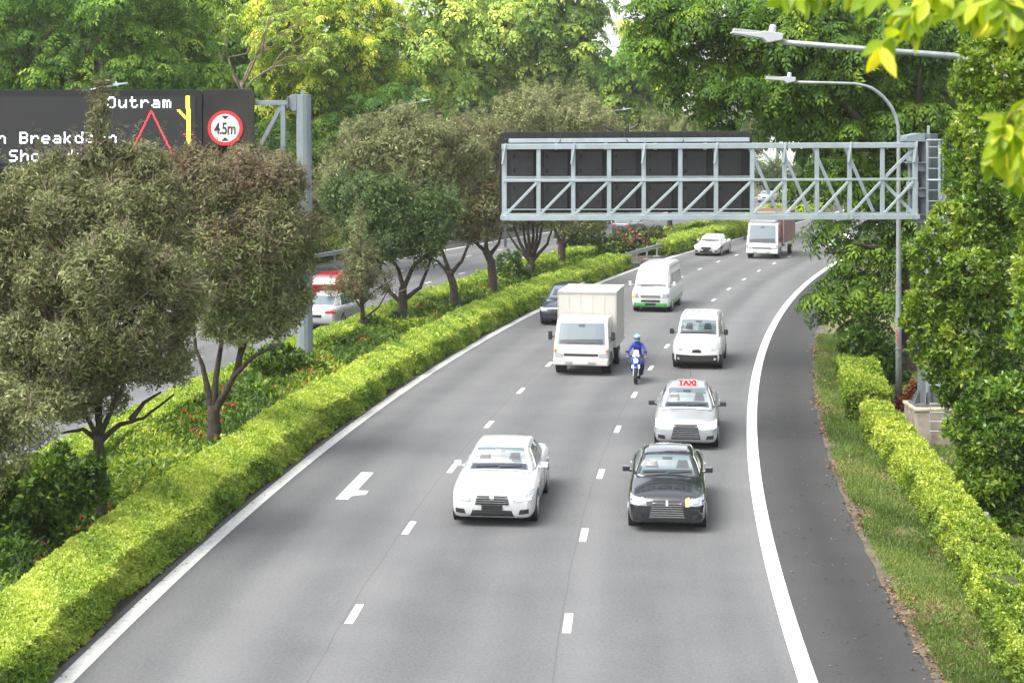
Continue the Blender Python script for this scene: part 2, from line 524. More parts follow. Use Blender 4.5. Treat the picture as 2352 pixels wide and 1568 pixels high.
# ================================================================== hedges
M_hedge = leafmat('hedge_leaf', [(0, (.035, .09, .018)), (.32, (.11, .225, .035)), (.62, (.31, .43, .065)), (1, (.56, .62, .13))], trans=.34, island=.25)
M_hedgecore = mat('hedge_twigs', (.035, .045, .015), .95, var=.6, scale=7)
M_hedge_r = leafmat('hedge_leaf_verge', [(0, (.04, .09, .015)), (.35, (.13, .22, .025)), (.62, (.31, .41, .055)), (1, (.58, .63, .12))], trans=.32, island=.3)
T_hedge = [t_tuft(7, .045, .066, .037, up=.55) for _ in range(8)]
def hedge(name, label, fo, Y0, Y1, h, m, top=.74, side=.54, d0=560, group='clipped hedges', seed=0, cat='hedge', gaps=0.0, ref=30.0):
    """fo(Y) gives its two edges; leaves on top, on both sides and on both ends over a twiggy core"""
    base = R((Y0 + Y1) / 2, sum(fo((Y0 + Y1) / 2)) / 2, 0)
    t = thing(name, label, cat, base, group=group)
    # core
    ys = at_arc(np.arange(arc(Y0) + .15, arc(Y1) - .1, .5)); mb = MB(); n = 0
    prof = [(.12, 0), (.07, .5), (.12, .9), (.3, 1), (.7, 1), (.88, .9), (.93, .5), (.88, 0)]
    vs = []
    for y in ys:
        a, b = fo(y)
        for u, v in prof:
            hh = (h - .09) * (1 + .05 * math.sin(y * 1.3 + u * 4 + seed) + .04 * math.sin(y * 3.1))
            vs.append(R(y, a + (b - a) * u, v * hh))
    k = len(prof)
    fs = [(i * k + j, i * k + j + 1, (i + 1) * k + j + 1, (i + 1) * k + j) for i in range(len(ys) - 1) for j in range(k - 1)]
    fs += [tuple(range(k)), tuple(range((len(ys) - 1) * k, len(ys) * k))]
    mb.add(vs, fs).build('twigs', M_hedgecore, t)
    lv = Leaves()
    s0, s1 = arc(Y0), arc(Y1)
    for seg in np.arange(s0, s1, 3.0):
        sl = min(3.0, s1 - seg); Y = float(at_arc(seg + sl / 2)); a, b = fo(Y); wd = abs(b - a)
        lod = max(1.0, Y / ref); dens = d0 / lod ** 1.5; sc = lod ** .72
        def put(nm, fn):
            n = int(nm)
            if n <= 0: return
            s = seg + rng.random(n) * sl; yy = at_arc(s)
            fn(n, yy)
        def wavy(yy, off): return .045 * np.sin(yy * 1.3 + off * 4 + seed) + .05 * np.sin(yy * .42 + seed * 2) + .045 * np.sin(yy * 3.7 + off * 2.3) + .03 * np.sin(yy * 9 + off * 7)
        def topf(n, yy):
            u = rng.random(n); ab = np.array([fo(y) for y in yy]); off = ab[:, 0] + (ab[:, 1] - ab[:, 0]) * u
            z = h * (1 + wavy(yy, off) * .8) - .03 * (np.abs(u - .5) * 2) ** 4 - rng.random(n) ** 2 * .06
            p = R(yy, off, z)
            nz = np.stack([rng.normal(size=n) * .35, rng.normal(size=n) * .35, np.ones(n)], 1)
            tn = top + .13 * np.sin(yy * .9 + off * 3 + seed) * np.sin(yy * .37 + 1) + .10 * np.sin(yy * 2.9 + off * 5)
            lv.scatter(T_hedge, p, nz, sc, tn, .12)
        put(sl * wd * dens, topf)
        for sgn in (0, 1):
            if sgn == 0 and Y > 60: continue
            def sidef(n, yy, sgn=sgn):
                v = rng.random(n) ** .85; ab = np.array([fo(y) for y in yy])
                d = (np.where(v > .9, (v - .9) * .4, 0) + .02 * (1 - v) + wavy(yy, v * 3) * .6 + rng.random(n) * .05)
                off = np.where(sgn == 1, ab[:, 1] - d, ab[:, 0] + d)
                p = R(yy, off, v * h)
                k = slope(yy); hh = np.sqrt(1 + k * k); s_ = 1 if sgn else -1
                nr = np.stack([s_ / hh, -s_ * k / hh, .35 + rng.normal(size=n) * .3], 1) + rng.normal(size=(n, 3)) * .3
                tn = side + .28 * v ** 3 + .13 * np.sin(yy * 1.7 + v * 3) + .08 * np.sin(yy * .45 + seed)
                keep = rng.random(n) > gaps * (1 - v)
                lv.scatter(T_hedge, p[keep], nr[keep], sc, tn[keep], .12)
            put(sl * h * dens * .9, sidef)
    for Ye, s_ in ((Y0, -1), (Y1, 1)):
        a, b = fo(Ye); lod = max(1.0, Ye / ref); n = int(abs(b - a) * h * d0 / lod ** 1.5)
        v = rng.random(n); off = a + (b - a) * rng.random(n)
        p = R(Ye - s_ * .08 * rng.random(n), off, v * h)
        nr = np.stack([np.zeros(n), np.full(n, s_ * 1.0), .4 + rng.normal(size=n) * .3], 1)
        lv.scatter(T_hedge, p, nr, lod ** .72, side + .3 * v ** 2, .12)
    # stray shoots above the clipped top
    ns = int((s1 - s0) * 2.2 / max(1, (Y0 + Y1) / 60)); yy = at_arc(s0 + rng.random(ns) * (s1 - s0)); ab = np.array([fo(y) for y in yy])
    off = ab[:, 0] + (ab[:, 1] - ab[:, 0]) * rng.random(ns); hs_ = h * (1.0 + .05 * np.sin(yy * 1.3 + off * 4 + seed))
    for q in range(3):
        lv.scatter(T_hedge, R(yy, off, hs_ + q * .055) + rng.normal(size=(ns, 3)) * .015, np.tile([0, 0, 1.0], (ns, 1)), 1.1 * np.maximum(1, yy / ref) ** .7, top + .1, .1)
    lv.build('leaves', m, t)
    return t
HW = lambda y: (-9.5 + .06 * math.sin(y * .5), -8.1 + .05 * math.sin(y * .8) + .05 * math.sin(y * 2.1))
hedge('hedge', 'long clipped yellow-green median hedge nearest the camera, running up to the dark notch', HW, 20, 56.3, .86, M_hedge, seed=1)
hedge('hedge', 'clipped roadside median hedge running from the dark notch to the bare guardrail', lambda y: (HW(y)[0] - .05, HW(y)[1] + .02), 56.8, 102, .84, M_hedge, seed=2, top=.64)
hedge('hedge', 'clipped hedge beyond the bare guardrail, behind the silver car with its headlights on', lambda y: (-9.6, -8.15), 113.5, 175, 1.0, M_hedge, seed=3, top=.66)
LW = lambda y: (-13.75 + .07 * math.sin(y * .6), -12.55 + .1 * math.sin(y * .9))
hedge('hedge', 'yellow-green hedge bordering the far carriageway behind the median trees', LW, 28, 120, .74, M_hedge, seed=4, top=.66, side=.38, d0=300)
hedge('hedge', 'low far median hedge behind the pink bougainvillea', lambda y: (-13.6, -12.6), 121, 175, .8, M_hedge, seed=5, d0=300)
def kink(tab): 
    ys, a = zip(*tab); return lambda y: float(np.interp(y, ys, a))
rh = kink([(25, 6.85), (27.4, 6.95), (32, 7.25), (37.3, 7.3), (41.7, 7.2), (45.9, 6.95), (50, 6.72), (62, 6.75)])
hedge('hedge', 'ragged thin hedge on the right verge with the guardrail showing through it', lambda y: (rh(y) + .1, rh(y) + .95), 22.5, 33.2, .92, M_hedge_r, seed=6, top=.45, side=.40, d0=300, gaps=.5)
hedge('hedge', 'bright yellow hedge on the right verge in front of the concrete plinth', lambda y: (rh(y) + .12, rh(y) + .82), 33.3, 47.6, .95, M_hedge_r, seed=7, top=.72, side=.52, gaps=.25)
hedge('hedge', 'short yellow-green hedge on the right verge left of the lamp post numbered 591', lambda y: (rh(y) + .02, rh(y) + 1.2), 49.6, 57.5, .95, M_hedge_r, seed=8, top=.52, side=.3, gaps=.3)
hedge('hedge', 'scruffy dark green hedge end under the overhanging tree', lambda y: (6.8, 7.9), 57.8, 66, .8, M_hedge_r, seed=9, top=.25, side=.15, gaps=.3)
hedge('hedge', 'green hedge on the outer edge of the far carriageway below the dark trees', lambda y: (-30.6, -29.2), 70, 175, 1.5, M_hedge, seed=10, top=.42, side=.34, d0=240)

# ================================================================== median planting
M_ixora = leafmat('shrub_leaf', [(0, (.022, .05, .010)), (.4, (.065, .135, .018)), (.7, (.17, .26, .03)), (1, (.36, .42, .05))], trans=.3, island=.35, spec=.25)
M_red = mat('red_flower', (.44, .028, .022), .7)
T_ix = [t_tuft(10, .09, .15, .055, up=.35, droop=.15) for _ in range(8)]
T_fl = [t_tuft(10, .04, .055, .045, up=.4) for _ in range(4)]
lv, fl = Leaves(), Leaves()
def bedh(y, o): return .47 + .17 * np.sin(y * .8 + o * 2.1) + .14 * np.sin(y * .31 - o * 1.3 + 2) + .08 * np.sin(y * 2.1 + o * 3)
for Y in np.arange(20, 175, 3.0):
    if 103 < Y < 112: continue
    lod = max(1, Y / 30); n = int(3.0 * 3.2 * 150 / lod ** 1.5)
    yy = Y + rng.random(n) * 3; o = -9.35 - rng.random(n) * 3.25
    hh = bedh(yy, o)
    z = hh * (1 - rng.random(n) ** 2.2 * .75)
    nr = np.stack([rng.normal(size=n) * .5, rng.normal(size=n) * .5 - .25, np.ones(n)], 1)
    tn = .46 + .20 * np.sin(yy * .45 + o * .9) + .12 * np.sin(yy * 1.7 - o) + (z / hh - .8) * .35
    lv.scatter(T_ix, R(yy, o, z), nr, lod ** .7, tn, .14)
    n = int(95 / lod ** .9)
    yy = Y + rng.random(n) * 3; o = -9.45 - rng.random(n) * 3
    ok = np.sin(yy * .7 + o * 1.5) + np.sin(yy * .23 + 2) > .1; yy, o = yy[ok], o[ok]
    for q in range(2):
        fl.scatter(T_fl, R(yy + rng.normal(size=len(yy)) * .06, o + rng.normal(size=len(yy)) * .06, bedh(yy, o) + .05), np.tile([0, -.3, 1.0], (len(yy), 1)), 0.95 * lod ** .6, np.full(len(yy), .5))
bed = lv.build('ground_cover', M_ixora); tag(bed, 'low planting of glossy green ixora filling the median between its two hedges', 'ground cover', kind='stuff')
fo_ = fl.build('flowers', M_red, None); fo_.parent = bed; fo_['kind'] = 'stuff'

# ================================================================== grass verge and fallen leaves
M_blade = leafmat('grass_blade', [(0, (.07, .10, .022)), (.5, (.135, .22, .045)), (1, (.29, .32, .09))], trans=.3, island=.3)
M_dry = leafmat('dry_leaf', [(0, (.065, .035, .022)), (.5, (.15, .075, .04)), (1, (.27, .18, .085))], trans=.05, island=.5, rough=.8)
T_gr = [leaf_quads(rng.normal(size=(7, 3)) * [.05, .05, 0], rng.normal(size=(7, 3)) * .45 + [0, 0, .8], rand_dirs(7), rng.uniform(.06, .13, 7), .014) for _ in range(8)]
lv = Leaves(); dl = Leaves()
for Y in np.arange(21, 70, 2.0):
    lod = max(1, Y / 28); e0 = 6.08; wd = 6.5
    n = int(2 * wd * 620 / lod ** 1.4)
    yy = Y + rng.random(n) * 2; o = e0 + rng.random(n) ** 1.5 * wd
    p = R(yy, o, -.005)
    pat = np.sin(yy * .9 + o * 2.4) + np.sin(yy * 2.3 - o * 3.1) * .7 + rng.normal(size=n) * .7
    near = (o - e0) < .35
    ok = (pat > -.65) & ~(near & (rng.random(n) < .55))
    lv.scatter(T_gr, p[ok], np.tile([0, 0, 1.0], (ok.sum(), 1)), lod ** .7 * rng.uniform(.6, 1.15, ok.sum()), .48 + .24 * np.sin(yy[ok] * .6 + o[ok] * 1.2) + .12 * np.sin(yy[ok] * 2.1 + o[ok] * 3), .15)
    n = int(2 * 190 / lod)
    yy = Y + rng.random(n) * 2
    o = np.where(rng.random(n) < .45, e0 + rng.normal(size=n) * .16, np.where(rng.random(n) < .7, np.array([rh(y) for y in yy]) - .25 + rng.normal(size=n) * .25, e0 + rng.random(n) * 3))
    cl = np.sin(yy * 1.1 + o * 2) + np.sin(yy * .5) + rng.normal(size=n) * .5 > -.3
    p = R(yy[cl], o[cl], .025 + .02 * rng.random(cl.sum()))
    q = leaf_quads(p, rand_dirs(len(p)) * [1, 1, .25], np.tile([0, 0, 1.0], (len(p), 1)) + rand_dirs(len(p)) * .5, .09 * lod ** .6 * rng.uniform(.6, 1.2, len(p)), .05 * lod ** .6)
    dl.add(q, rng.random(len(p)))
# litter under the median hedge and a few leaves on the shoulder
for Y in np.arange(20, 60, 2.0):
    n = 60; yy = Y + rng.random(n) * 2; o = -8.15 + np.abs(rng.normal(size=n)) * .14
    p = R(yy, o, .02); dl.add(leaf_quads(p, rand_dirs(n) * [1, 1, .2], np.tile([0, 0, 1.0], (n, 1)), .06, .03), rng.random(n) * .7)
    n = 12; yy = Y + rng.random(n) * 2; o = 4.1 + rng.random(n) * 1.8
    p = R(yy, o, .012); dl.add(leaf_quads(p, rand_dirs(n) * [1, 1, .1], np.tile([0, 0, 1.0], (n, 1)), .07, .03), rng.random(n))
gr = lv.build('grass', M_blade); tag(gr, 'patchy mown grass on the verge beside the right shoulder', 'grass', kind='stuff')
fl_ = dl.build('fallen_leaves', M_dry); tag(fl_, 'brown fallen leaves strewn along the verge and hedge feet', 'fallen leaves', kind='stuff')

# ================================================================== trees
M_bark = mat('bark_dark', (.045, .034, .026), .95, var=.5, scale=9, bump=.9)
M_bark2 = mat('bark_brown', (.11, .08, .055), .95, var=.45, scale=6, bump=.9)
M_twig = mat('dry_twig', (.22, .17, .125), .9)
M_olive = leafmat('olive_leaf', [(0, (.09, .066, .044)), (.2, (.14, .13, .066)), (.5, (.185, .215, .085)), (.8, (.28, .32, .12)), (1, (.46, .42, .23))], trans=.24, island=.36, spec=.2)
M_green = leafmat('dark_green_leaf', [(0, (.03, .06, .02)), (.4, (.07, .13, .036)), (.75, (.14, .22, .055)), (1, (.27, .34, .10))], trans=.22, island=.35)
M_browny = leafmat('browning_leaf', [(0, (.10, .07, .045)), (.25, (.20, .145, .09)), (.5, (.18, .185, .082)), (.8, (.20, .27, .09)), (1, (.34, .40, .15))], trans=.24, island=.40, spec=.2)
T_sm = [t_tuft(13, .17, .12, .038, up=.1, droop=.45) for _ in range(10)]
T_tw = [leaf_quads(rand_dirs(5) * .05, rand_dirs(5) * [.6, .6, .3] + [0, 0, .7], rand_dirs(5), rng.uniform(.3, .6, 5), .012) for _ in range(6)]

def px_blobs(blobs, Y, flat=1.0, shr=.92):
    out = []
    for b in blobs:
        x, y, rx, ry = b[:4]; dy = b[4] if len(b) > 4 else 0.0
        Yb = Y + dy; c = P(x, y, Yb); k = Yb / FPX
        rx, ry = rx * shr, ry * shr
        out.append((c, np.array([rx * k, (rx * .75 + ry * .25) * k * flat, ry * k])))
    return out
def median_tree(label, base, trunk, limbs, blobs, lm, dens, Y, sc=1.0, twigs=6.0, tint=.45, seed=0, r0=.2, name='median_tree', fill=26, group='trees planted along the median', bark=None, shoots=2.6, brown_top=0.0, shr=.90):
    """trunk and limbs follow pixel paths at depth Y; crown of small drooping leaves in clumps"""
    b0 = G(base[0], base[1], .5); Y = Y or b0[1]
    root = np.array([b0[0], Y, 0])
    t = thing(name, label, 'tree', root, group=group)
    mb = MB()
    tp = [P(x, y, Y) for x, y in trunk]
    limb(mb, [np.array([tp[0][0], Y, -.1])] + tp, r0 * 1.15, r0 * .8, n=9)
    for l in limbs:
        dep = rng.normal() * .5
        pts = [P(x, y, Y + dep * i / max(1, len(l) - 1)) for i, (x, y) in enumerate(l)]
        limb(mb, pts, r0 * .55, r0 * .16, n=7)
    mb.build('trunk', bark or M_bark, t, smooth=True)
    bl = clumpy(px_blobs(blobs, Y, shr=shr), 11, .40, seed, rmin=.35)
    p, n = blob_points(bl, dens / sc ** 1.5, seed)
    keep = lump(n, seed + 21, 6) + .8 * np.sin(p[:, 0] * 3.1 / sc + p[:, 2] * 2.3 / sc) + rng.normal(size=len(p)) * .4 > -1.0
    p, n = p[keep], n[keep]
    lv = Leaves()
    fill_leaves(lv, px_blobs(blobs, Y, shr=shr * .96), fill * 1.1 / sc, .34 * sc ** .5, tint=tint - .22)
    tn = tint + .24 * lump(n, seed + 5, 4) + .12 * np.sin(p[:, 0] * 2.1 + p[:, 2] * 1.7) * np.sin(p[:, 0] * .9 - p[:, 2] * 2.3) - brown_top * (p[:, 2] - p[:, 2].mean())
    nn = n * .8 + rng.normal(size=n.shape) * .5 + np.array([0, 0, .15])
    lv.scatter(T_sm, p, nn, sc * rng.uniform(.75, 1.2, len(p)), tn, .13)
    ok = np.where((n[:, 2] > -.15) & (rng.random(len(p)) < shoots / (dens / sc ** 1.5)))[0]
    for i in ok:                       # shoots that stand clear of the crown
        dr = unit(n[i] * .75 + [0, 0, .65] + rng.normal(size=3) * .2); Ls = rng.uniform(.35, .95) * sc ** .5
        q = p[i] + dr * np.linspace(0, Ls, 7)[:, None] + rng.normal(size=(7, 3)) * .03
        lv.scatter(T_sm, q, np.tile(dr, (7, 1)) + rng.normal(size=(7, 3)) * .3, sc * .62 * np.linspace(1.1, .6, 7), tn[i], .13)
    lv.build('crown', lm, t)
    if twigs:
        p, n = blob_points(bl, twigs / sc, seed + 3, shell=(.9, 1.08))
        ok = lump(n, seed + 9, 3) > .0
        tw = Leaves(); tw.scatter(T_tw, p[ok], n[ok] * .7 + [0, 0, .6], sc ** .6, .5, 0)
        tw.build('bare_twigs', M_twig, t)
    return t

median_tree('olive tree with a tall thin spire standing in front of the electronic message sign',
    (235, 1185), [(232, 1130), (231, 1050), (226, 1000)],
    [[(226, 1010), (190, 985), (140, 995)], [(228, 1005), (200, 960), (160, 925)], [(229, 1015), (275, 975), (330, 960), (400, 905)], [(230, 1000), (222, 930), (210, 850), (200, 720)],
     [(230, 1000), (260, 930), (300, 850), (330, 700)], [(300, 965), (330, 925), (370, 900)], [(226, 1000), (232, 900), (235, 600), (234, 400), (232, 250)]],
    [(95, 610, 165, 190), (250, 620, 200, 190, -.6), (90, 480, 110, 90), (190, 430, 100, 90), (300, 470, 130, 120), (228, 300, 22, 90), (231, 215, 10, 42), (236, 372, 46, 56), (390, 690, 95, 130), (55, 760, 120, 110), (210, 800, 190, 110, -.4), (370, 830, 75, 62), (20, 580, 110, 140), (330, 385, 62, 55), (150, 405, 60, 55), (150, 885, 160, 55)],
    M_olive, 82, None, sc=1.0, twigs=9, tint=.44, seed=1, r0=.135, brown_top=.03, shr=.82)
median_tree('browning olive tree with a V of stout limbs in front of the height-limit sign',
    (492, 1005), [(492, 980), (490, 930)],
    [[(486, 945), (474, 880), (465, 840), (450, 800), (440, 700)], [(490, 940), (497, 860), (508, 790), (510, 700), (500, 500)], [(492, 945), (530, 880), (555, 810), (580, 760), (600, 640)], [(500, 930), (540, 860), (580, 820), (640, 790)], [(545, 850), (560, 760), (560, 690)]],
    [(555, 525, 130, 140), (600, 640, 100, 100), (520, 640, 90, 110), (450, 420, 70, 70), (640, 470, 68, 110), (560, 420, 110, 48), (478, 418, 62, 42), (650, 405, 46, 45), (410, 480, 70, 100), (590, 560, 130, 110), (660, 700, 48, 45), (530, 735, 70, 48), (685, 590, 30, 70), (460, 560, 80, 130), (620, 745, 50, 30)],
    M_browny, 86, None, sc=1.2, twigs=11, tint=.50, seed=2, r0=.19, brown_top=.10, shr=.97)
median_tree('young leafy tree at the left edge below the first olive tree',
    (-30, 1330), [(-30, 1200), (-25, 1050)], [[(-25, 1100), (40, 1020), (90, 990)], [(-25, 1060), (20, 960), (60, 900)]],
    [(35, 950, 55, 50), (-20, 960, 70, 100), (85, 985, 44, 40), (20, 1050, 50, 38), (-40, 1080, 60, 60)],
    M_olive, 66, 30.0, sc=.9, twigs=4, tint=.58, seed=3, r0=.06, fill=12)
median_tree('small sparse sapling with a thin spire right of the grey sign pole',
    (833, 758), [(833, 720), (830, 690)],
    [[(832, 710), (800, 665), (770, 650)], [(832, 700), (860, 668), (905, 640)], [(831, 690), (829, 600), (827, 500), (826, 465)], [(832, 735), (870, 705), (900, 650)]],
    [(832, 620, 46, 40), (800, 650, 34, 26), (872, 645, 34, 26), (828, 580, 30, 34), (827, 525, 13, 50), (770, 668, 20, 18), (895, 665, 20, 18), (835, 665, 50, 20)],
    M_olive, 30, None, sc=1.35, twigs=10, tint=.36, seed=4, r0=.10, fill=5)
median_tree('dense dark green round-headed tree with crooked limbs behind the sapling',
    (925, 732), [(924, 700), (925, 660)],
    [[(925, 690), (965, 660), (985, 610), (1000, 560)], [(926, 660), (915, 620), (890, 580), (870, 520)], [(925, 700), (895, 670), (880, 630), (860, 590)], [(926, 665), (950, 610), (985, 580), (1000, 520)]],
    [(835, 500, 92, 66), (905, 540, 85, 62), (800, 470, 62, 48), (870, 450, 70, 48), (970, 560, 60, 34), (990, 500, 60, 60), (860, 580, 50, 28)],
    M_green, 46, None, sc=1.75, twigs=1.5, tint=.45, seed=5, r0=.22, fill=26)
median_tree('broad olive median tree with pale dead twigs at its top, behind the dark round-headed tree',
    (1045, 706), [(1043, 660), (1030, 620)],
    [[(1032, 630), (1005, 600), (975, 590)], [(1035, 630), (1060, 600), (1080, 550), (1095, 500)], [(1030, 620), (1010, 560), (1000, 480)]],
    [(930, 360, 140, 78), (985, 430, 95, 80), (845, 390, 92, 66), (790, 400, 60, 46), (905, 300, 70, 40), (1030, 360, 80, 70), (780, 440, 60, 40), (830, 310, 46, 36)],
    M_olive, 42, None, sc=1.9, twigs=7, tint=.50, seed=6, r0=.20)
median_tree('leaning olive median tree just left of the gantry end, trunk wrapped in ivy',
    (1130, 672), [(1132, 640), (1128, 600), (1115, 575)],
    [[(1118, 580), (1090, 555), (1060, 540)], [(1122, 590), (1145, 560), (1155, 520)], [(1116, 578), (1118, 530), (1110, 470)]],
    [(1085, 400, 72, 100), (1095, 490, 66, 56), (1050, 330, 60, 50), (1130, 440, 60, 70), (1120, 340, 60, 50)],
    M_browny, 40, None, sc=2.0, twigs=6, tint=.46, seed=7, r0=.24)
median_tree('median tree with a fan of many thin dark limbs under the gantry',
    (1218, 632), [(1220, 610), (1220, 590)],
    [[(1218, 600), (1195, 560), (1180, 520), (1175, 450)], [(1219, 595), (1205, 550), (1200, 500)], [(1220, 592), (1225, 540), (1222, 490)], [(1221, 595), (1240, 550), (1248, 500)], [(1222, 600), (1258, 560), (1272, 510)], [(1219, 600), (1190, 570), (1165, 535)], [(1220, 590), (1212, 530), (1214, 480)], [(1221, 590), (1233, 545), (1236, 480)]],
    [(1190, 330, 110, 76), (1215, 420, 110, 66), (1210, 268, 52, 44), (1170, 250, 32, 32), (1260, 490, 50, 25), (1190, 495, 60, 24)],
    M_olive, 38, None, sc=2.2, twigs=5, tint=.56, seed=8, r0=.25)
median_tree('pale olive median tree rising behind the top of the gantry sign',
    (1290, 598), [(1290, 570), (1288, 555)],
    [[(1288, 560), (1275, 530), (1270, 490)], [(1289, 560), (1300, 520), (1305, 480)], [(1290, 565), (1325, 535), (1345, 510)]],
    [(1310, 310, 96, 60), (1270, 258, 40, 44), (1345, 275, 55, 46), (1330, 400, 90, 70), (1380, 320, 46, 42), (1290, 235, 22, 28), (1350, 505, 56, 26)],
    M_olive, 36, None, sc=2.4, twigs=5, tint=.64, seed=9, r0=.26)
median_tree('slim far median tree behind the gantry sign beyond the bougainvillea',
    (1540, 533), [(1539, 505), (1538, 480)], [[(1538, 480), (1560, 420), (1570, 340)], [(1538, 480), (1500, 420), (1490, 340)]],
    [(1530, 350, 80, 66), (1640, 350, 80, 60), (1700, 330, 50, 38), (1525, 285, 40, 26), (1590, 330, 70, 40)],
    M_browny, 30, None, sc=3.0, twigs=3, tint=.66, seed=10, r0=.22)
median_tree('far dark round tree seen through the gantry truss above the white cars',
    (1769, 478), [(1768, 455), (1766, 435)], [[(1766, 440), (1748, 420), (1740, 400)], [(1768, 440), (1790, 415), (1800, 400)]],
    [(1770, 405, 44, 26), (1745, 415, 26, 20), (1800, 400, 30, 22)],
    M_green, 16, 215.0, sc=4.0, twigs=0, tint=.42, seed=11, r0=.5)

# ---------------------------------------------------------- trees of drooping compound leaves
def spraymat(n, a, b, c, d, tr=.3): return leafmat(n, [(0, a), (.4, b), (.75, c), (1, d)], trans=tr, island=.22, rough=.5, spec=.18)
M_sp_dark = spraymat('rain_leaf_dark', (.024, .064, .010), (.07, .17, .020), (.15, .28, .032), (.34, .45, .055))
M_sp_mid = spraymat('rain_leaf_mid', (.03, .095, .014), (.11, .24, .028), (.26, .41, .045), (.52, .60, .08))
M_sp_sunlime = spraymat('rain_leaf_sunlime', (.04, .11, .014), (.20, .32, .028), (.52, .58, .06), (.80, .77, .16))  # lime leaves, with warm sun on the treetops put into the colour
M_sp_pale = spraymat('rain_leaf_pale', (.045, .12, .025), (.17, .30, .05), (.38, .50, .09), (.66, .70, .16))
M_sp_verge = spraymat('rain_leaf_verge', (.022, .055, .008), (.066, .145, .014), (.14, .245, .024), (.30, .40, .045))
T_sp = [t_spray(7, 4, L=.24, W=.10) for _ in range(8)]
T_spf = [t_spray(6, 3, L=.29, W=.15) for _ in range(8)]
def spray_tree(label, base, Y, blobs, lm, dens, size, tint, seed, trunk, limbs, r0, far=False, name='roadside_tree', group='tall trees behind the road', fill=3.0, bark=None, light=.22, jit=.06, tilt=.55):
    root = np.array([P(base[0], base[1], Y)[0], Y, 0])
    t = thing(name, label, 'tree', root, group=group)
    mb = MB()
    tp = [P(x, y, Y) for x, y in trunk]
    limb(mb, [root + [0, 0, -.2]] + tp, r0 * 1.2, r0 * .75, n=10)
    for l in limbs:
        dep = rng.normal() * 1.2 - .8
        limb(mb, [P(x, y, Y + dep * i / max(1, len(l) - 1)) for i, (x, y) in enumerate(l)], r0 * .5, r0 * .1, n=7)
    mb.build('trunk', bark or M_bark2, t, smooth=True)
    bl = clumpy(px_blobs(blobs, Y), 7, .42, seed, rmin=.8)
    p, n = blob_points(bl, dens, seed, shell=(.74, 1.06), lumpy=.18, back=.08)
    lv = Leaves()
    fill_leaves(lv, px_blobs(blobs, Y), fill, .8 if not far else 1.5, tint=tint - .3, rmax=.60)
    tn = tint + .16 * lump(n, seed + 5, 3.5) + light * (n[:, 2] * .6 - n[:, 0] * .5) + rng.normal(size=len(p)) * .17  # light: sunward and upper leaves tinted brighter, sunlight put into the tint
    nn = n * tilt + np.array([0, 0, .75]) + rng.normal(size=n.shape) * .22
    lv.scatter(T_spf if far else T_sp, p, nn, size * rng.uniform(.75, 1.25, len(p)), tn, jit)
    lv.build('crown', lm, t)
    return t
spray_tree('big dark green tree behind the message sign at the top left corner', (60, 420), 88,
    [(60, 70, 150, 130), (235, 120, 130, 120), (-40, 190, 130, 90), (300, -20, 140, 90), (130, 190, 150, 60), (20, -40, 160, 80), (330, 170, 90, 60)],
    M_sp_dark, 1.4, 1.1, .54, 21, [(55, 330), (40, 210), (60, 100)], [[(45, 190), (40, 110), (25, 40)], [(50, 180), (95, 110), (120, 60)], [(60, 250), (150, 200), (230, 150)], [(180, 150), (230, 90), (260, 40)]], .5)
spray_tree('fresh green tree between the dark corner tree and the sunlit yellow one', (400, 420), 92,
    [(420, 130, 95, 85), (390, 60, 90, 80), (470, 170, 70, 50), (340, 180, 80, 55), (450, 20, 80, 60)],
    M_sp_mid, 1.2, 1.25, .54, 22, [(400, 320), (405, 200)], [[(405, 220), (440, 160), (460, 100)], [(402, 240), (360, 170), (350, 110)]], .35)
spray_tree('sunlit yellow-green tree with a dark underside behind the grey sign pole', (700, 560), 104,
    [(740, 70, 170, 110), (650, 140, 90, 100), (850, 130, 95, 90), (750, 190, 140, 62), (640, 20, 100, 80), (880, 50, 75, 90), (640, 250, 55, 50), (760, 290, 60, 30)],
    M_sp_sunlime, 1.4, 1.12, .50, 23, [(699, 420), (698, 300), (712, 230)], [[(705, 300), (670, 240), (640, 170)], [(712, 240), (760, 200), (800, 150)], [(706, 290), (700, 220), (680, 120)], [(702, 330), (770, 310), (830, 270)]], .55, light=.36)
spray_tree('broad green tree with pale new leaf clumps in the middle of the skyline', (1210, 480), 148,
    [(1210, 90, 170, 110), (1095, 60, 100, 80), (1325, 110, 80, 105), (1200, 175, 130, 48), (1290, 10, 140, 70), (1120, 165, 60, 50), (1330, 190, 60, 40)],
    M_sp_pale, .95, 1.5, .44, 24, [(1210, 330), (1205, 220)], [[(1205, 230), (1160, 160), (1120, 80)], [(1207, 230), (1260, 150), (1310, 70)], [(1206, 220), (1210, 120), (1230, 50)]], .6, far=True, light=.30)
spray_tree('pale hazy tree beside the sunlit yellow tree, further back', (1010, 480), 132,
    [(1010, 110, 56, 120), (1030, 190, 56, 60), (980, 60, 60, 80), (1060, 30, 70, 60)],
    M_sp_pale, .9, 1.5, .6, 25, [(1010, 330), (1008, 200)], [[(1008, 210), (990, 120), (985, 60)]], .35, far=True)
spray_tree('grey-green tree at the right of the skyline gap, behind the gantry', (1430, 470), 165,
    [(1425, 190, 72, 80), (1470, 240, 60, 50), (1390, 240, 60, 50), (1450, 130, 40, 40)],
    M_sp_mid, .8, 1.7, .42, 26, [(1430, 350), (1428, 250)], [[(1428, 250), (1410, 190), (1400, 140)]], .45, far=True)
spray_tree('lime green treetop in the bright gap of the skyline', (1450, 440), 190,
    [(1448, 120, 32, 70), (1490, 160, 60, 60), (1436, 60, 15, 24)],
    M_sp_sunlime, 1.2, 1.5, .62, 27, [(1450, 300), (1450, 180)], [], .3, far=True)
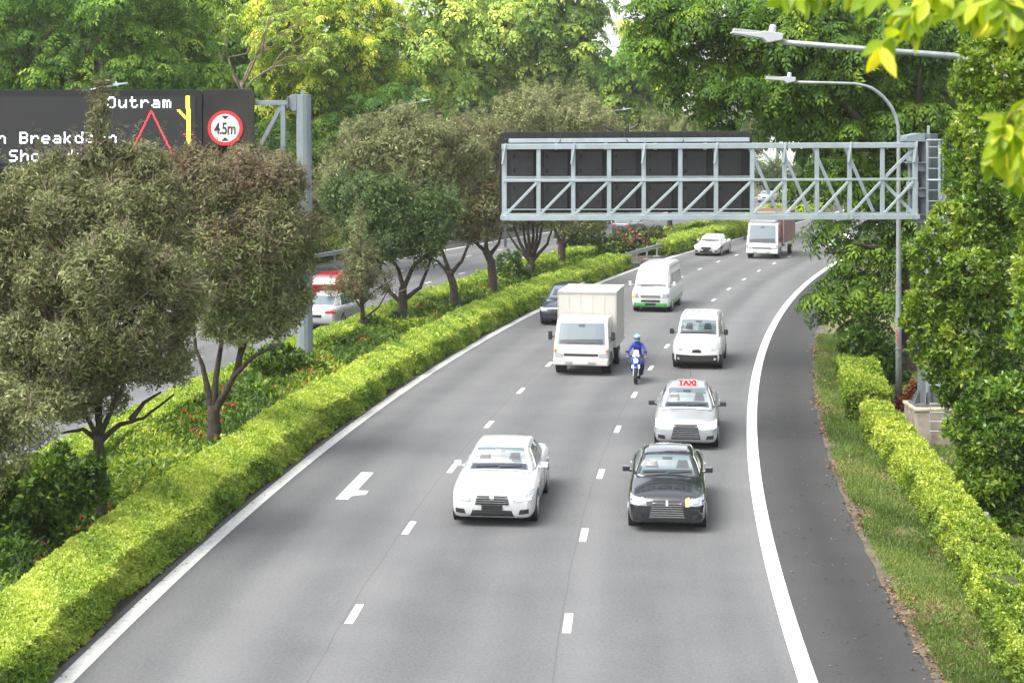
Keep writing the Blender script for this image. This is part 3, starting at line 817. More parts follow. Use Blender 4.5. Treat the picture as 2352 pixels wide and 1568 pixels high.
spray_tree('low dark tree in the shade below the yellow tree', (830, 520), 100,
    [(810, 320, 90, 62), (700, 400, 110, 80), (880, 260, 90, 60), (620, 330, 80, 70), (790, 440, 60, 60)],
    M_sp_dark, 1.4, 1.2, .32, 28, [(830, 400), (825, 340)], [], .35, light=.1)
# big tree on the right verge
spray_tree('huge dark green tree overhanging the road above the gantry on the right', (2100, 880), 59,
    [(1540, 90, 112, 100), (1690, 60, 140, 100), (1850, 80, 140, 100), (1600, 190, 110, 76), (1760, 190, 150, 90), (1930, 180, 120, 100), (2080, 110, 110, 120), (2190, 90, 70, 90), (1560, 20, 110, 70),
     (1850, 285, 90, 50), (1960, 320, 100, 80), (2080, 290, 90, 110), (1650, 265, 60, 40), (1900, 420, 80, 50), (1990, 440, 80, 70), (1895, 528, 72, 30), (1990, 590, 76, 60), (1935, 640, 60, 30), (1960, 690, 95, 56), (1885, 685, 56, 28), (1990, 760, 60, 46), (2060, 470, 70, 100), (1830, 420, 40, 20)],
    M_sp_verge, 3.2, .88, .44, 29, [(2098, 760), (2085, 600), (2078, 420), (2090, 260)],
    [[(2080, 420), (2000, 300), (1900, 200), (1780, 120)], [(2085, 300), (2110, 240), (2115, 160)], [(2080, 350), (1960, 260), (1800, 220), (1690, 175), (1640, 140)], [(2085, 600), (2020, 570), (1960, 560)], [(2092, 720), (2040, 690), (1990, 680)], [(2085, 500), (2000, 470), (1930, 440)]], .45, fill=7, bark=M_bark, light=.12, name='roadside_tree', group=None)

# bare-twigged tree between the green trees
def bare_tree(label, base, Y, trunk, n, spread, seed):
    root = np.array([P(base[0], base[1], Y)[0], Y, 0])
    t = thing('bare_tree', label, 'tree', root)
    r = np.random.default_rng(seed); mb = MB()
    tp = [P(x, y, Y) for x, y in trunk]
    limb(mb, [root] + tp, .22, .12, n=7)
    ends = []
    def grow(p, d, L, rad, lev):
        d = unit(d); q = p + d * L
        limb(mb, [p, (p + q) / 2 + r.normal(size=3) * L * .08, q], rad, rad * .6, n=4, sub=2)
        ends.append(q)
        if lev > 0:
            for _ in range(3): grow(q, d + r.normal(size=3) * .55 + [0, 0, .15], L * .72, rad * .58, lev - 1)
    for k in range(n):
        a = 6.28 * k / n; p = tp[-1] + (tp[-2] - tp[-1]) * r.random() * .6
        grow(p, np.array([math.cos(a) * .8, math.sin(a) * .5, .75]), spread, .085, 3)
    mb.build('trunk', M_twig, t, smooth=True)
    e = np.array(ends); k = r.random(len(e)) < .5
    lv = Leaves(); lv.scatter(T_spf, e[k], np.tile([0, 0, 1.0], (k.sum(), 1)) + r.normal(size=(k.sum(), 3)) * .3, .7, .62, .15)
    lv.build('crown', M_sp_pale, t)
bare_tree('half-bare tree with pale grey twigs beside the sunlit yellow tree', (560, 420), 98, [(555, 330), (560, 250), (555, 190)], 6, 2.5, 5)

# woods that close the view
lv = Leaves()
for (x0, x1, y0, y1, Y, n, tn) in ((-300, 1000, 150, 560, 128, 900, .25), (900, 1560, 150, 470, 200, 620, .35), (1440, 2400, 200, 520, 240, 420, .3), (1800, 2450, -90, 300, 120, 620, .25), (-300, 700, -60, 250, 118, 700, .38)):
    if x0 == 1440:
        xs = rng.uniform(1850, x1, n)
    else: xs = rng.uniform(x0, x1, n)
    ys = y0 + (y1 - y0) * rng.random(n); dd = Y + rng.uniform(0, 14, n)
    p = np.stack([(xs - PW / 2) * dd / FPX, dd, CAMZ - (ys - HORIZ) * dd / FPX], 1)
    p = p[p[:, 2] > .3]
    lv.scatter(T_spf, p, np.tile([0, -.3, .8], (len(p), 1)) + rng.normal(size=p.shape) * .3, 1.7 * Y / 120, tn, .14)
    q = leaf_quads(np.repeat(p, 3, 0) + rng.normal(size=(3 * len(p), 3)) * [2, 1, 1.5] + [0, 4, 0], rand_dirs(3 * len(p)), np.tile([0, -1.0, .3], (3 * len(p), 1)) + rng.normal(size=(3 * len(p), 3)) * .4, 2.0, 1.3)
    lv.add(q, np.full(len(q), max(0, tn - .2)))
n = 1500
yy = rng.uniform(24, 125, n); oo = rng.uniform(14, 24, n) + np.maximum(0, yy - 70) * .05; zz = rng.uniform(.4, 13, n)
p = R(yy, oo, zz); lv.scatter(T_spf, p, np.tile([-.4, -.3, .8], (n, 1)) + rng.normal(size=(n, 3)) * .3, 1.35, .3, .14)
wd_ = lv.build('woods', M_sp_dark); tag(wd_, 'dim green woodland closing the view behind the roadside trees', 'woods', kind='stuff')

# ---------------------------------------------------------- glossy bushes on the right
M_gloss = leafmat('glossy_leaf', [(0, (.022, .06, .010)), (.4, (.095, .19, .020)), (.72, (.23, .33, .038)), (.92, (.30, .40, .05)), (1, (.44, .42, .08))], trans=.3, island=.3, rough=.32, spec=.42)
T_gl = [t_tuft(9, .06, .13, .062, up=.55) for _ in range(10)]
def glossy(name, label, blobs, Y, dens, seed, tint, trunk, r0=.08, lm=None, sc=1.0, group=None, cat='tree', fill=22):
    bl0 = px_blobs(blobs, Y, flat=.8, shr=.98); bl = clumpy(bl0, 8, .36, seed, rmin=.35)
    root = np.array([bl[0][0][0], Y, 0])
    t = thing(name, label, cat, root, group=group)
    mb = MB()
    for l in trunk:
        limb(mb, [P(x, y, Y) for x, y in l], r0, r0 * .4, n=7)
    if trunk: mb.build('trunk', M_bark2, t, smooth=True)
    p, n = blob_points(bl, dens, seed, shell=(.8, 1.05), lumpy=.2)
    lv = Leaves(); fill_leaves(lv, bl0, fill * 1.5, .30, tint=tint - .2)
    tn = tint + .20 * lump(n, seed + 5, 5) + .12 * np.sin(p[:, 2] * 2.3 + p[:, 0] * 3) - n[:, 0] * .08  # left-facing leaves tinted lighter, the sun side put into the tint
    ok = p[:, 2] > .02
    lv.scatter(T_gl, p[ok], n[ok] * .8 + [0, 0, .45] + rng.normal(size=n[ok].shape) * .35, sc * rng.uniform(.75, 1.2, ok.sum()), tn[ok], .13)
    lv.build('crown' if trunk else 'leaves', lm or M_gloss, t)
    return t
glossy('glossy_tree', 'tall glossy-leaved tree filling the right edge beside the gantry post', [(2280, 620, 130, 140), (2270, 430, 105, 130), (2255, 300, 70, 90), (2255, 780, 130, 120), (2152, 600, 62, 74), (2172, 520, 40, 50), (2138, 715, 60, 64), (2160, 815, 56, 60), (2180, 870, 40, 40), (2210, 340, 34, 60), (2160, 640, 60, 60), (2235, 880, 66, 76), (2225, 180, 40, 60)],
    38.5, 85, 41, .52, [[(2300, 1150), (2290, 800), (2280, 400)], [(2290, 700), (2200, 620), (2150, 560)]])
glossy('glossy_tree', 'near glossy-leaved tree at the upper right edge that hides the foot of the lamp arm', [(2300, 160, 82, 100), (2345, 270, 75, 110), (2240, 140, 36, 50), (2330, 90, 70, 60), (2290, 260, 50, 60), (2400, 420, 90, 150), (2400, 640, 80, 180)], 26.0, 130, 52, .50, [[(2440, 1548), (2435, 1100), (2420, 700), (2360, 300)]], sc=.8)
glossy('glossy_shrub', 'bushy dark glossy shrub under the tall tree at the right edge', [(2300, 1050, 105, 120), (2262, 980, 54, 84), (2320, 1190, 80, 110), (2280, 1130, 50, 66), (2330, 940, 80, 90), (2238, 1050, 30, 40)],
    35.5, 115, 42, .34, [], cat='shrub')
glossy('dark_shrub', 'very dark green shrub behind the lamp post numbered 591', [(2010, 830, 55, 60), (2050, 880, 40, 40), (1975, 790, 40, 40)], 56, 60, 43, .12, [], cat='shrub', sc=1.4)
M_rust = leafmat('rusty_leaf', [(0, (.04, .02, .012)), (.4, (.16, .045, .02)), (.8, (.30, .09, .04)), (1, (.10, .14, .04))], trans=.15, island=.5)
glossy('rusty_shrub', 'low rust-brown shrub between the lamp post and the gantry post', [(2095, 935, 38, 36), (2120, 905, 36, 30)], 50.5, 90, 44, .5, [], cat='shrub', lm=M_rust, sc=1.2)
# single shrubs of the median
M_boug = leafmat('bougainvillea_leaf', [(0, (.03, .05, .02)), (.5, (.08, .12, .035)), (1, (.20, .22, .07))], trans=.25, island=.4)
M_pink = leafmat('pink_bract', [(0, (.34, .04, .18)), (.5, (.42, .10, .15)), (1, (.48, .19, .17))], trans=.3, island=.6)
bt = glossy('bougainvillea', 'rounded pink-flowering bougainvillea at the end of the bare guardrail', [(1460, 552, 56, 28), (1425, 560, 30, 22), (1500, 550, 30, 22)], 118, 14, 45, .45, [], cat='shrub', lm=M_boug, sc=2.4, fill=8)
bl = px_blobs([(1460, 552, 57, 29), (1425, 560, 31, 23), (1500, 550, 31, 23)], 118)
p, n = blob_points(bl, 6, 46, shell=(.98, 1.06)); lv = Leaves(); lv.scatter(T_fl, p, n + [0, 0, .3], 2.2, rng.random(len(p)), .2); lv.build('flowers', M_pink, bt)
glossy('leafy_shrub', 'upright leafy shrub between two median trunks', [(1170, 610, 26, 32), (1185, 640, 34, 26)], 90, 26, 47, .42, [], cat='shrub', sc=1.7, lm=M_green, fill=10)
glossy('leafy_shrub', 'dark bushy shrub left of the bougainvillea', [(1345, 555, 46, 32), (1385, 575, 30, 26), (1310, 545, 26, 26)], 115, 15, 48, .22, [], cat='shrub', sc=2.2, lm=M_green, fill=8)
glossy('leafy_shrub', 'blue-green feathery shrub by the round-headed tree trunk', [(908, 742, 26, 22), (880, 750, 22, 14)], 71, 45, 49, .38, [], cat='shrub', sc=1.2, lm=leafmat('bluish_leaf', [(0, (.012, .04, .025)), (.5, (.03, .085, .055)), (1, (.07, .14, .08))]))
glossy('leafy_shrub', 'dark green bush in the bottom left corner behind the near hedge', [(20, 1200, 90, 130), (120, 1130, 90, 80), (90, 1260, 80, 90), (190, 1110, 60, 60)], 32.5, 70, 50, .36, [], cat='shrub', sc=1.15, lm=M_ixora)
glossy('leafy_shrub', 'shrub with a thin stake in front of the grey sign pole', [(640, 830, 62, 44), (700, 855, 40, 30), (600, 850, 40, 30)], 55, 50, 51, .38, [], cat='shrub', sc=1.3, lm=M_ixora)

# ---------------------------------------------------------- branches close to the camera
M_nearleaf = leafmat('near_leaf', [(0, (.10, .19, .012)), (.4, (.22, .34, .015)), (.75, (.44, .52, .03)), (1, (.68, .62, .06))], trans=.45, island=.35, rough=.35)
def big_leaves(p, d, nrm, L, W):
    """pointed, folded leaves of 6 quads each"""
    d = unit(d); sd_ = unit(np.cross(d, nrm)); nn = np.cross(sd_, d)
    prof = [(0, .02), (.2, .34), (.45, .5), (.72, .36), (1, .01)]
    V, F = [], []
    for i in range(len(p)):
        b = len(V) 
        cu = rng.uniform(-.25, .1)
        for t, h in prof:
            c = p[i] + d[i] * L[i] * t + nn[i] * L[i] * cu * t * t
            V += [c - sd_[i] * W[i] * h + nn[i] * W[i] * h * .3, c, c + sd_[i] * W[i] * h + nn[i] * W[i] * h * .3]
        for r_ in range(len(prof) - 1):
            for k in (0, 1): F.append((b + r_ * 3 + k, b + r_ * 3 + k + 1, b + r_ * 3 + k + 4, b + r_ * 3 + k + 3))
    return np.array(V), np.array(F)
def near_branch(label, stems, Y, per, seed, L=.115):
    r = np.random.default_rng(seed)
    root = P(*stems[0][0], Y)
    t = thing('leafy_branch', label, 'branch', root)
    mb = MB(); ps, ds = [], []
    for st in stems:
        pts = [P(x, y, Y + r.normal() * .25) for x, y in st]
        limb(mb, pts, .006, .002, n=5, sub=3)
        for k in range(int(per * (len(pts) - 1))):
            u = r.random() * (len(pts) - 1); i = int(u); q = pts[i] * (1 - u + i) + pts[i + 1] * (u - i)
            ps.append(q); ds.append(unit(pts[i + 1] - pts[i]) * .4 + r.normal(size=3) * .45 + [0, 0, -.75])
    mb.build('twigs', mat('near_twig', (.25, .22, .05), .7), t, smooth=True)
    n = len(ps)
    V, F = big_leaves(np.array(ps), np.array(ds), r.normal(size=(n, 3)) + [0, -1.2, .6], L * r.uniform(.7, 1.15, n), L * .46 * r.uniform(.8, 1.2, n))
    o = quads('leaves', V, F, M_nearleaf, t, tint=np.repeat(np.clip(r.normal(.5, .2, n), 0, 1), 15), smooth=True)
near_branch('bright yellow-green leafy branch hanging into the top right corner', [[(2420, -60), (2300, 0), (2200, 10)], [(2420, -90), (2200, -40), (2080, 30), (2020, 110)], [(2300, -80), (2050, -50), (1880, -25), (1790, -20)], [(2200, -60), (2130, 0), (2090, 50)], [(2400, -20), (2330, 30), (2300, 40)], [(2260, -50), (2230, 20)], [(2120, -60), (1990, -10)], [(2400, -70), (2360, 10), (2355, 30)]],
    6.6, 20, 3, L=.125)
near_branch('lime leafy branch reaching in from the right edge', [[(2420, 190), (2350, 240), (2290, 290)], [(2420, 230), (2340, 300), (2280, 370)], [(2430, 290), (2370, 330), (2340, 400)], [(2400, 240), (2320, 260), (2290, 330)]],
    6.4, 22, 4, L=.115)

# ================================================================== gantries, lamps, rails
M_steel = mat('galvanised_steel', (.33, .39, .41), .5, metal=.35, var=.12, scale=3)
M_lampsteel = mat('lamp_steel', (.30, .33, .34), .45, metal=.5, var=.15, scale=8)
M_lampwhite = mat('lamp_paint', (.40, .42, .44), .4)
M_signgrey = mat('sign_post_paint', (.165, .205, .225), .55, var=.08, scale=2)
M_black = mat('sign_black', (.018, .0185, .020), .6, spec=.3, var=.2, scale=4)
M_door = mat('sign_door', (.032, .033, .035), .55, spec=.35, var=.12, scale=6)
M_dark = mat('dark_metal', (.10, .115, .125), .5, var=.1)

def text_mesh(name, s, size, place, m, parent, extr=.004, spacing=1.0, align='CENTER', sx=1.0, world=False, bold=0.0):
    cu = bpy.data.curves.new(name, 'FONT'); cu.body = s; cu.size = size; cu.extrude = extr
    cu.offset = bold; cu.align_x, cu.align_y = align, 'CENTER'; cu.space_character = spacing
    tmp = bpy.data.objects.new(name, cu); COL.objects.link(tmp)
    dg = bpy.context.evaluated_depsgraph_get(); dg.update()
    me = bpy.data.meshes.new_from_object(tmp.evaluated_get(dg))
    bpy.data.objects.remove(tmp); me.materials.clear()
    rl = root_loc(parent) if (parent is not None and world) else np.zeros(3)
    for v in me.vertices:
        v.co = Vector(np.array(place(v.co.x * sx, v.co.y, v.co.z)) - rl)
    return link_mesh(name, me, m, parent)

# ---------------------------------------------------------- overhead sign gantry seen from behind
YG = 44.6
gp = G(2150, 1028); 
gant = thing('sign_gantry', 'grey steel cantilever truss gantry across the road, carrying the black overhead sign', 'gantry', P(2150, 1028, YG + .8) * [1, 1, 0])
g = lambda x, y, dy=0.0: np.array([(x - PW / 2) * YG / FPX, YG + dy, CAMZ - (y - HORIZ) * YG / FPX])   # dy = depth behind the front frame
def part(nm, fn, m, bevel=.006, parent=None):
    mb = MB(); fn(mb); return mb.build(nm, m, parent or gant, bevel=bevel, seg=1)
px = YG / FPX
xs = [1158.3, 1237, 1316.6, 1399, 1478.6, 1562.5, 1644.5, 1727.5, 1801.7, 1876.2, 1951.4, 2026.6, 2101.8]
yt, ym, yb = 337.5, 415.5, 500.5
for dy in (0.0, .95):
    part('chord', lambda mb: mb.bar(g(1152, yt, dy), g(2107, yt - 4, dy), .16, 12 * px), M_steel)
    part('chord', lambda mb: mb.bar(g(1151, yb, dy), g(2107, yb - 3, dy), .16, 12.5 * px), M_steel)
part('rail', lambda mb: mb.bar(g(1156, ym, -.03), g(2103, ym - 4, -.03), .08, 5.5 * px), M_steel)
part('rail', lambda mb: mb.bar(g(1156, ym - 1, .95), g(1740, ym - 2, .95), .08, 7 * px), M_steel)
for i, x in enumerate(xs):
    t_ = i / 12 * 4
    part('upright', lambda mb: mb.bar(g(x, yt + 6 - t_, 0.004), g(x, yb - 6 - t_ * .8, 0.004), 11 * px if i in (0, 12) else 9.5 * px, .10, up=(0, 1, 0)), M_steel)
    part('cross_tie', lambda mb: mb.bar(g(x, yt - t_, .08), g(x, yt - t_, .87), .09, .09), M_steel)
    part('cross_tie', lambda mb: mb.bar(g(x, yb - t_ * .7, .08), g(x, yb - t_ * .7, .87), .09, .09), M_steel)
    if i % 2 == 0 and 0 <= i:
        part('bracket', lambda mb: mb.bar(g(x - 5, yt + 40 - t_, -.10), g(x + 3, yt - 8 - t_, -.06), .045, .12, up=(0, 1, 0)), M_steel)
for i in range(len(xs) - 1):
    t_ = i / 12 * 3
    part('diagonal', lambda mb: mb.bar(g(xs[i] + 4, yb - 8 - t_, -.04), g(xs[i + 1] - 4, ym + 4 - t_, -.04), 6 * px, .06, up=(0, 1, 0)), M_steel)
    if i >= 7 and i < 11:
        part('diagonal', lambda mb: mb.bar(g(xs[i] + 6, yt + 6 - t_, .90), g(xs[i + 1] - 4, yb - 8 - t_, .90), 7.5 * px, .07, up=(0, 1, 0)), M_steel)
part('diagonal', lambda mb: mb.bar(g(xs[11] + 4, ym - 6, .02), g(xs[12] - 5, yt + 6, .02), 7.5 * px, .06, up=(0, 1, 0)), M_steel)
part('diagonal', lambda mb: mb.bar(g(xs[11] + 4, ym + 4, .05), g(xs[12] - 5, yb - 12, .05), 7.5 * px, .06, up=(0, 1, 0)), M_steel)
# the sign's back
def board(mb):
    x0, x1, y0, y1, r = 1146, 1743, 303, 492, 14
    pl = []
    for cx_, cy_, a in ((x1 - r, y1 - 4, 270), (x1 - r, y0 + r, 0), (x0 + r, y0 + r, 90), (x0 + r, y1 - 4, 180)):
        pass
    pl = [(x0, y1), (x1, y1)] + [(x1 - r + r * math.cos(a), y0 - 2 + r - r * math.sin(a)) for a in np.linspace(0, 1.57, 6)] + [(x0 + r - r * math.sin(a), y0 + r - r * math.cos(a)) for a in np.linspace(0, 1.57, 6)]
    mb.prism(pl, lambda u, v, d: g(u, v, 1.25 + d), .45)
sb = thing('overhead_sign', 'black overhead sign seen from behind with two rows of square access doors', 'sign', g(1445, 400, 1.3))
part('cabinet', board, M_black, parent=sb, bevel=.01)
part('top_rail', lambda mb: mb.bar(g(1168, 324, 1.15), g(1735, 321, 1.15), .1, 10 * px), M_steel, parent=sb)
for x in (1280, 1397, 1514, 1631):
    part('hanger', lambda mb: mb.bar(g(x, 328, 1.17), g(x, 345, 1.17), 8 * px, .06, up=(0, 1, 0)), M_steel, parent=sb)
for r_, (y0, y1) in enumerate(((350, 406), (425, 483))):
    for c_ in range(7):
        x0, x1 = xs[c_] + 15 + c_ * .3, xs[c_ + 1] - 10
        if c_ == 0: x0 += 1
        d = part('access_door', lambda mb: mb.box(g((x0 + x1) / 2, (y0 + y1) / 2, 1.225), ((x1 - x0) * px, .05, (y1 - y0) * px)), M_door, parent=sb)
        for yy in (y0 + 9, y1 - 13): MB().box(g(x0 + 6, yy, 1.19), (.07, .03, .11)).build('latch', M_black, d, bevel=.012)
        for yy in (y0 + 12, y1 - 16): MB().box(g(x1 - 9, yy, 1.192), (.04, .02, .03)).build('hinge', M_black, d)
    part('frame_rail', lambda mb: mb.bar(g(1160, y1 + 3, 1.2), g(1742, y1 + 2, 1.2), .08, 3 * px), M_steel, parent=sb)
cab = [o for o in sb.children if o.name.startswith('cabinet')][0]
mb = MB()
for x in np.arange(1170, 1735, 20.3): mb.box(g(x, 311.5, 1.243), (.02, .012, 7.5 * px))
mb.build('vent_slots', mat('slot_black', (.003, .003, .003), .9), cab)
mb = MB()
for x in np.arange(1160, 1740, 31.7): mb.cyl(g(x, 319.5, 1.235), g(x, 319.5, 1.252), .011, 6)
mb.build('screws', M_steel, cab)
for a_, b_ in ((1291, 1288), (1441, 1452), (1580, 1578)):
    mb = MB(); mb.tube([g(a_, 306, 1.2), g(a_, 316, 1.12), g(b_, 330, 1.08), g(b_, 348, 1.05)], .012, 6); mb.build('cable', M_black, sb)
for i in range(0, 13, 2):
    for dy_ in (-.088,):
        for q in (-1, 1): part('bolt_plate', lambda mb: mb.box(g(xs[i] + q * 7, yb - 1 - i * .2, dy_), (.05, .016, .12)), M_steel, bevel=0)
# post on its plinth
pc = g(2149, 0, .85); px_, py_ = pc[0], pc[1]
zt = g(0, 307, .85)[2]; plz = g(0, 940)[2]
def post(mb): mb.tube([(px_, py_, plz + .02), (px_, py_, zt)], .29, 8)
part('post', post, M_dark, bevel=.01)
part('lifting_eye', lambda mb: (mb.bar((px_ + .02, py_, zt), (px_ + .02, py_, zt + .22), .07, .03)), M_steel)
part('base_plate', lambda mb: mb.box((px_, py_, plz + .03), (.9, .9, .05)), M_dark)
for a in range(8):
    c, s_ = math.cos(a * .785 + .39), math.sin(a * .785 + .39)
    part('stiffener', lambda mb: mb.prism([(.26, 0), (.46, 0), (.30, .34), (.26, .34)], lambda u, v, d: (px_ + c * u - s_ * (d - .01), py_ + s_ * u + c * (d - .01), plz + .055 + v), .02), M_dark, bevel=0)
part('head_box', lambda mb: mb.prism([(2090, 322), (2134, 322), (2134, 306), (2120, 306), (2092, 312)], lambda u, v, d: g(u, v, .45 + d), .75), M_signgrey)
part('flange', lambda mb: mb.box(g(2112, 324, .8), (.54, .8, .04)), M_signgrey)
for y in (376, 436, 497):
    part('arm_bracket', lambda mb: mb.prism([(2098, y), (2136, y), (2136, y + 19), (2124, y + 19), (2108, y + 8)], lambda u, v, d: g(u, v, .5 + d), .5), M_signgrey)
    part('arm_plate', lambda mb: mb.box(g(2117, y - 1.5, .75), (.5, .62, .035)), M_signgrey)
    part('clamp', lambda mb: mb.box(g(2111, y - 10, .75), (.25, .4, .13)), M_steel)
part('end_post', lambda mb: mb.bar(g(2111, 335, .75), g(2111, 494, .75), .2, .2, up=(0, 1, 0)), M_signgrey)
lad = [2136, 2164]
for x in lad: part('ladder_rail', lambda mb: mb.bar(g(x, 322, .3), g(x, 905, .3), .065, .05, up=(0, 1, 0)), M_steel)
part('ladder_rail', lambda mb: mb.bar(g(2178, 322, .5), g(2178, 560, .5), .06, .05, up=(0, 1, 0)), M_steel)
for y in np.arange(338, 900, 25): part('rung', lambda mb: mb.cyl(g(2137, y, .3), g(2163, y, .3), .016, 6), M_steel, bevel=0)
for y in (322, 415, 512): part('hoop', lambda mb: mb.tube([g(2134, y, .28), g(2166, y, .28), g(2178, y, .5)], .03, 6), M_steel, bevel=0)
pl_ = thing('plinth', 'stained concrete plinth with a short ladder under the gantry post', 'plinth', (px_ + .1, py_, 0))
M_plinth = mat('stained_concrete', (.33, .295, .235), .9, var=.45, scale=2.2, bump=.4)
part('block', lambda mb: mb.box((px_ + .18, py_ + .02, plz / 2 - .05), (1.35, 1.35, plz - .02)), M_plinth, parent=pl_, bevel=.02)
part('cap', lambda mb: mb.box((px_ + .18, py_ + .02, plz - .045), (1.42, 1.42, .09)), mat('pale_concrete', (.42, .36, .26), .9, var=.3, scale=3), parent=pl_, bevel=.02)
for x in (2139, 2165): part('ladder_rail', lambda mb: mb.cyl(g(x, 925, .08), g(x, 1010, .08), .012, 6), M_steel, parent=pl_, bevel=0)
for y in (928, 948, 969, 991): part('rung', lambda mb: mb.cyl(g(2137, y, .08), g(2172, y, .08), .018, 6), M_lampwhite, parent=pl_, bevel=0)

# two birds on the sign
def bird(label, p, flip):
    mb = MB(); f = -1 if flip else 1
    p = np.array(p)
    body = [(.10 * f, 0, .20), (.085 * f, 0, .205), (.06 * f, 0, .19), (.02 * f, 0, .14), (-.03 * f, 0, .10), (-.08 * f, 0, .07), (-.15 * f, 0, .04)]
    rad = [.012, .026, .03, .045, .048, .028, .010]
    mb.tube([p + np.array(b) for b in body], rad, 9)
    t = thing('perched_bird', label, 'bird', p)
    mb.build('body', mat('bird_feathers', (.035, .033, .036), .7), t, smooth=True)
    b = MB(); b.tube([p + np.array([.10 * f, 0, .20]), p + np.array([.145 * f, 0, .195])], [.012, .002], 6); b.build('beak', mat('bird_beak', (.70, .28, .03), .5), t)
    for s_ in (-1, 1):
        b = MB(); b.tube([p + np.array([-.02 * f, .018 * s_, .10]), p + np.array([-.01 * f, .018 * s_, 0])], [.008, .006], 5); b.build('leg', mat('bird_beak', (.7, .28, .03)), t)
bird('small dark bird with an orange beak on the sign top, facing the median', g(1402, 303, 1.45), True)
bird('small dark bird with an orange beak on the sign top, facing right', g(1468, 301.5, 1.45), False)

# ---------------------------------------------------------- electronic message sign facing the camera
YS = 58.0
s = lambda x, y, dy=0.0: np.array([(x - PW / 2) * YS / FPX, YS + dy, CAMZ - (y - HORIZ) * YS / FPX])
sx = YS / FPX
ms = thing('message_sign', 'wide black electronic message sign showing Outram and Breakdown in white dots', 'sign', s(200, 300, .3))
def spart(nm, fn, m, bevel=.01, parent=None):
    mb = MB(); fn(mb); return mb.build(nm, m, parent or ms, bevel=bevel, seg=1)
def rrect(x0, y0, x1, y1, r, corners=(1, 1, 1, 1)):
    out = []
    for (cx_, cy_, a0, on) in ((x1 - r, y0 + r, 0, corners[0]), (x0 + r, y0 + r, 90, corners[1]), (x0 + r, y1 - r, 180, corners[2]), (x1 - r, y1 - r, 270, corners[3])):
        if on: out += [(cx_ + r * math.cos(math.radians(a)), cy_ - r * math.sin(math.radians(a))) for a in np.linspace(a0, a0 + 90, 6)]
        else: out.append((cx_ + r * (1 if a0 in (0, 270) else -1), cy_ + r * (-1 if a0 in (0, 90) else 1)))
    return out
M_cab = mat('sign_cabinet', (.013, .015, .018), .65, spec=.25, var=.1, scale=1)
spart('cabinet', lambda mb: mb.prism(rrect(-420, 207, 464, 391, 9), lambda u, v, d: s(u, v, d), .7), M_cab)
# screen with its fine grid of lamps
M_led = bpy.data.materials.new('led_screen'); M_led.use_nodes = True
bn = M_led.node_tree.nodes['Principled BSDF']; L_ = M_led.node_tree.links
tc = nd(M_led, 'ShaderNodeTexCoord'); ck = nd(M_led, 'ShaderNodeTexBrick')
ck.offset = 0; ck.inputs['Scale'].default_value = 1 / .028; ck.inputs['Mortar Size'].default_value = .18; ck.inputs['Brick Width'].default_value = 1; ck.inputs['Row Height'].default_value = 1
ck.inputs['Color1'].default_value = (.013, .014, .016, 1); ck.inputs['Color2'].default_value = (.016, .017, .019, 1); ck.inputs['Mortar'].default_value = (.006, .006, .007, 1)
mp = nd(M_led, 'ShaderNodeMapping'); mp.inputs['Rotation'].default_value = (math.radians(90), 0, 0)
L_.new(tc.outputs['Object'], mp.inputs[0]); L_.new(mp.outputs[0], ck.inputs['Vector']); L_.new(ck.outputs[0], bn.inputs['Base Color']); bn.inputs['Roughness'].default_value = .6
scr = spart('screen', lambda mb: mb.box(s(15, 299, -.008), (869 * sx, .02, 154 * sx)), M_led, bevel=0)
mb = MB()
for x in (-240, -115, 5, 88, 198, 305): mb.box(s(x, 214.5, -.004), (.012, .012, 15 * sx))
mb.build('cabinet_joint', M_black, ms)
FONT = {
 'O': ["01110","10001","10001","10001","10001","10001","01110"], 'u': ["00000","00000","10001","10001","10001","10011","01101"],
 't': ["01000","01000","11110","01000","01000","01001","00110"], 'r': ["00000","00000","10110","11001","10000","10000","10000"],
 'a': ["00000","00000","01110","00001","01111","10001","01111"], 'm': ["00000","00000","11010","10101","10101","10101","10101"],
 'B': ["11110","10001","10001","11110","10001","10001","11110"], 'e': ["00000","00000","01110","10001","11111","10000","01110"],
 'k': ["10000","10000","10010","10100","11000","10100","10010"], 'd': ["00001","00001","01101","10011","10001","10001","01111"],
 'o': ["00000","00000","01110","10001","10001","10001","01110"], 'w': ["00000","00000","10001","10001","10101","10101","01010"],
 'n': ["00000","00000","10110","11001","10001","10001","10001"], 'S': ["01111","10000","10000","01110","00001","00001","11110"],
 'h': ["10000","10000","10110","11001","10001","10001","10001"], 'l': ["01100","00100","00100","00100","00100","00100","01110"], ' ': ["00000"] * 7}
M_ledw = mat('led_white', (.8, .8, .85), .5, emit=(.85, .93, 1.0), estr=1.15)
M_ledr = mat('led_red', (.6, .02, .03), .5, emit=(1.0, .05, .06), estr=.75)
M_ledy = mat('led_yellow', (.6, .55, .05), .5, emit=(.95, .80, .06), estr=.85)
dot = 1.90
def led_dots(nm, pts, m, size=1.62):
    V, F = [], []
    for x, y in pts:
        b = len(V); h = size / 2
        V += [s(x - h, y - h, -.024), s(x + h, y - h, -.024), s(x + h, y + h, -.024), s(x - h, y + h, -.024)]
        F.append((b + 3, b + 2, b + 1, b))
    return quads(nm, np.array(V), np.array(F), m, scr)
def led_text(txt, x0, y0, pitch=25.43, ph=1.86, tilt=-.004):
    pts = []
    for i, ch in enumerate(txt):
        gl = np.array([[int(c) for c in r] for r in FONT[ch]])
        big = np.kron(gl, np.ones((2, 2), int))
        for r in range(14):
            for c in range(10):
                if big[r, c]:
                    x = x0 + i * pitch + (c + .5) * dot; pts.append((x, y0 + (r + .5) * ph + (x - x0) * tilt))
    led_dots('lettering', pts, M_ledw)
led_text('Outram', 247, 222.5)
led_text('h Breakdown', -5.5, 304)
led_text('Shoulder', 21.6, 345)
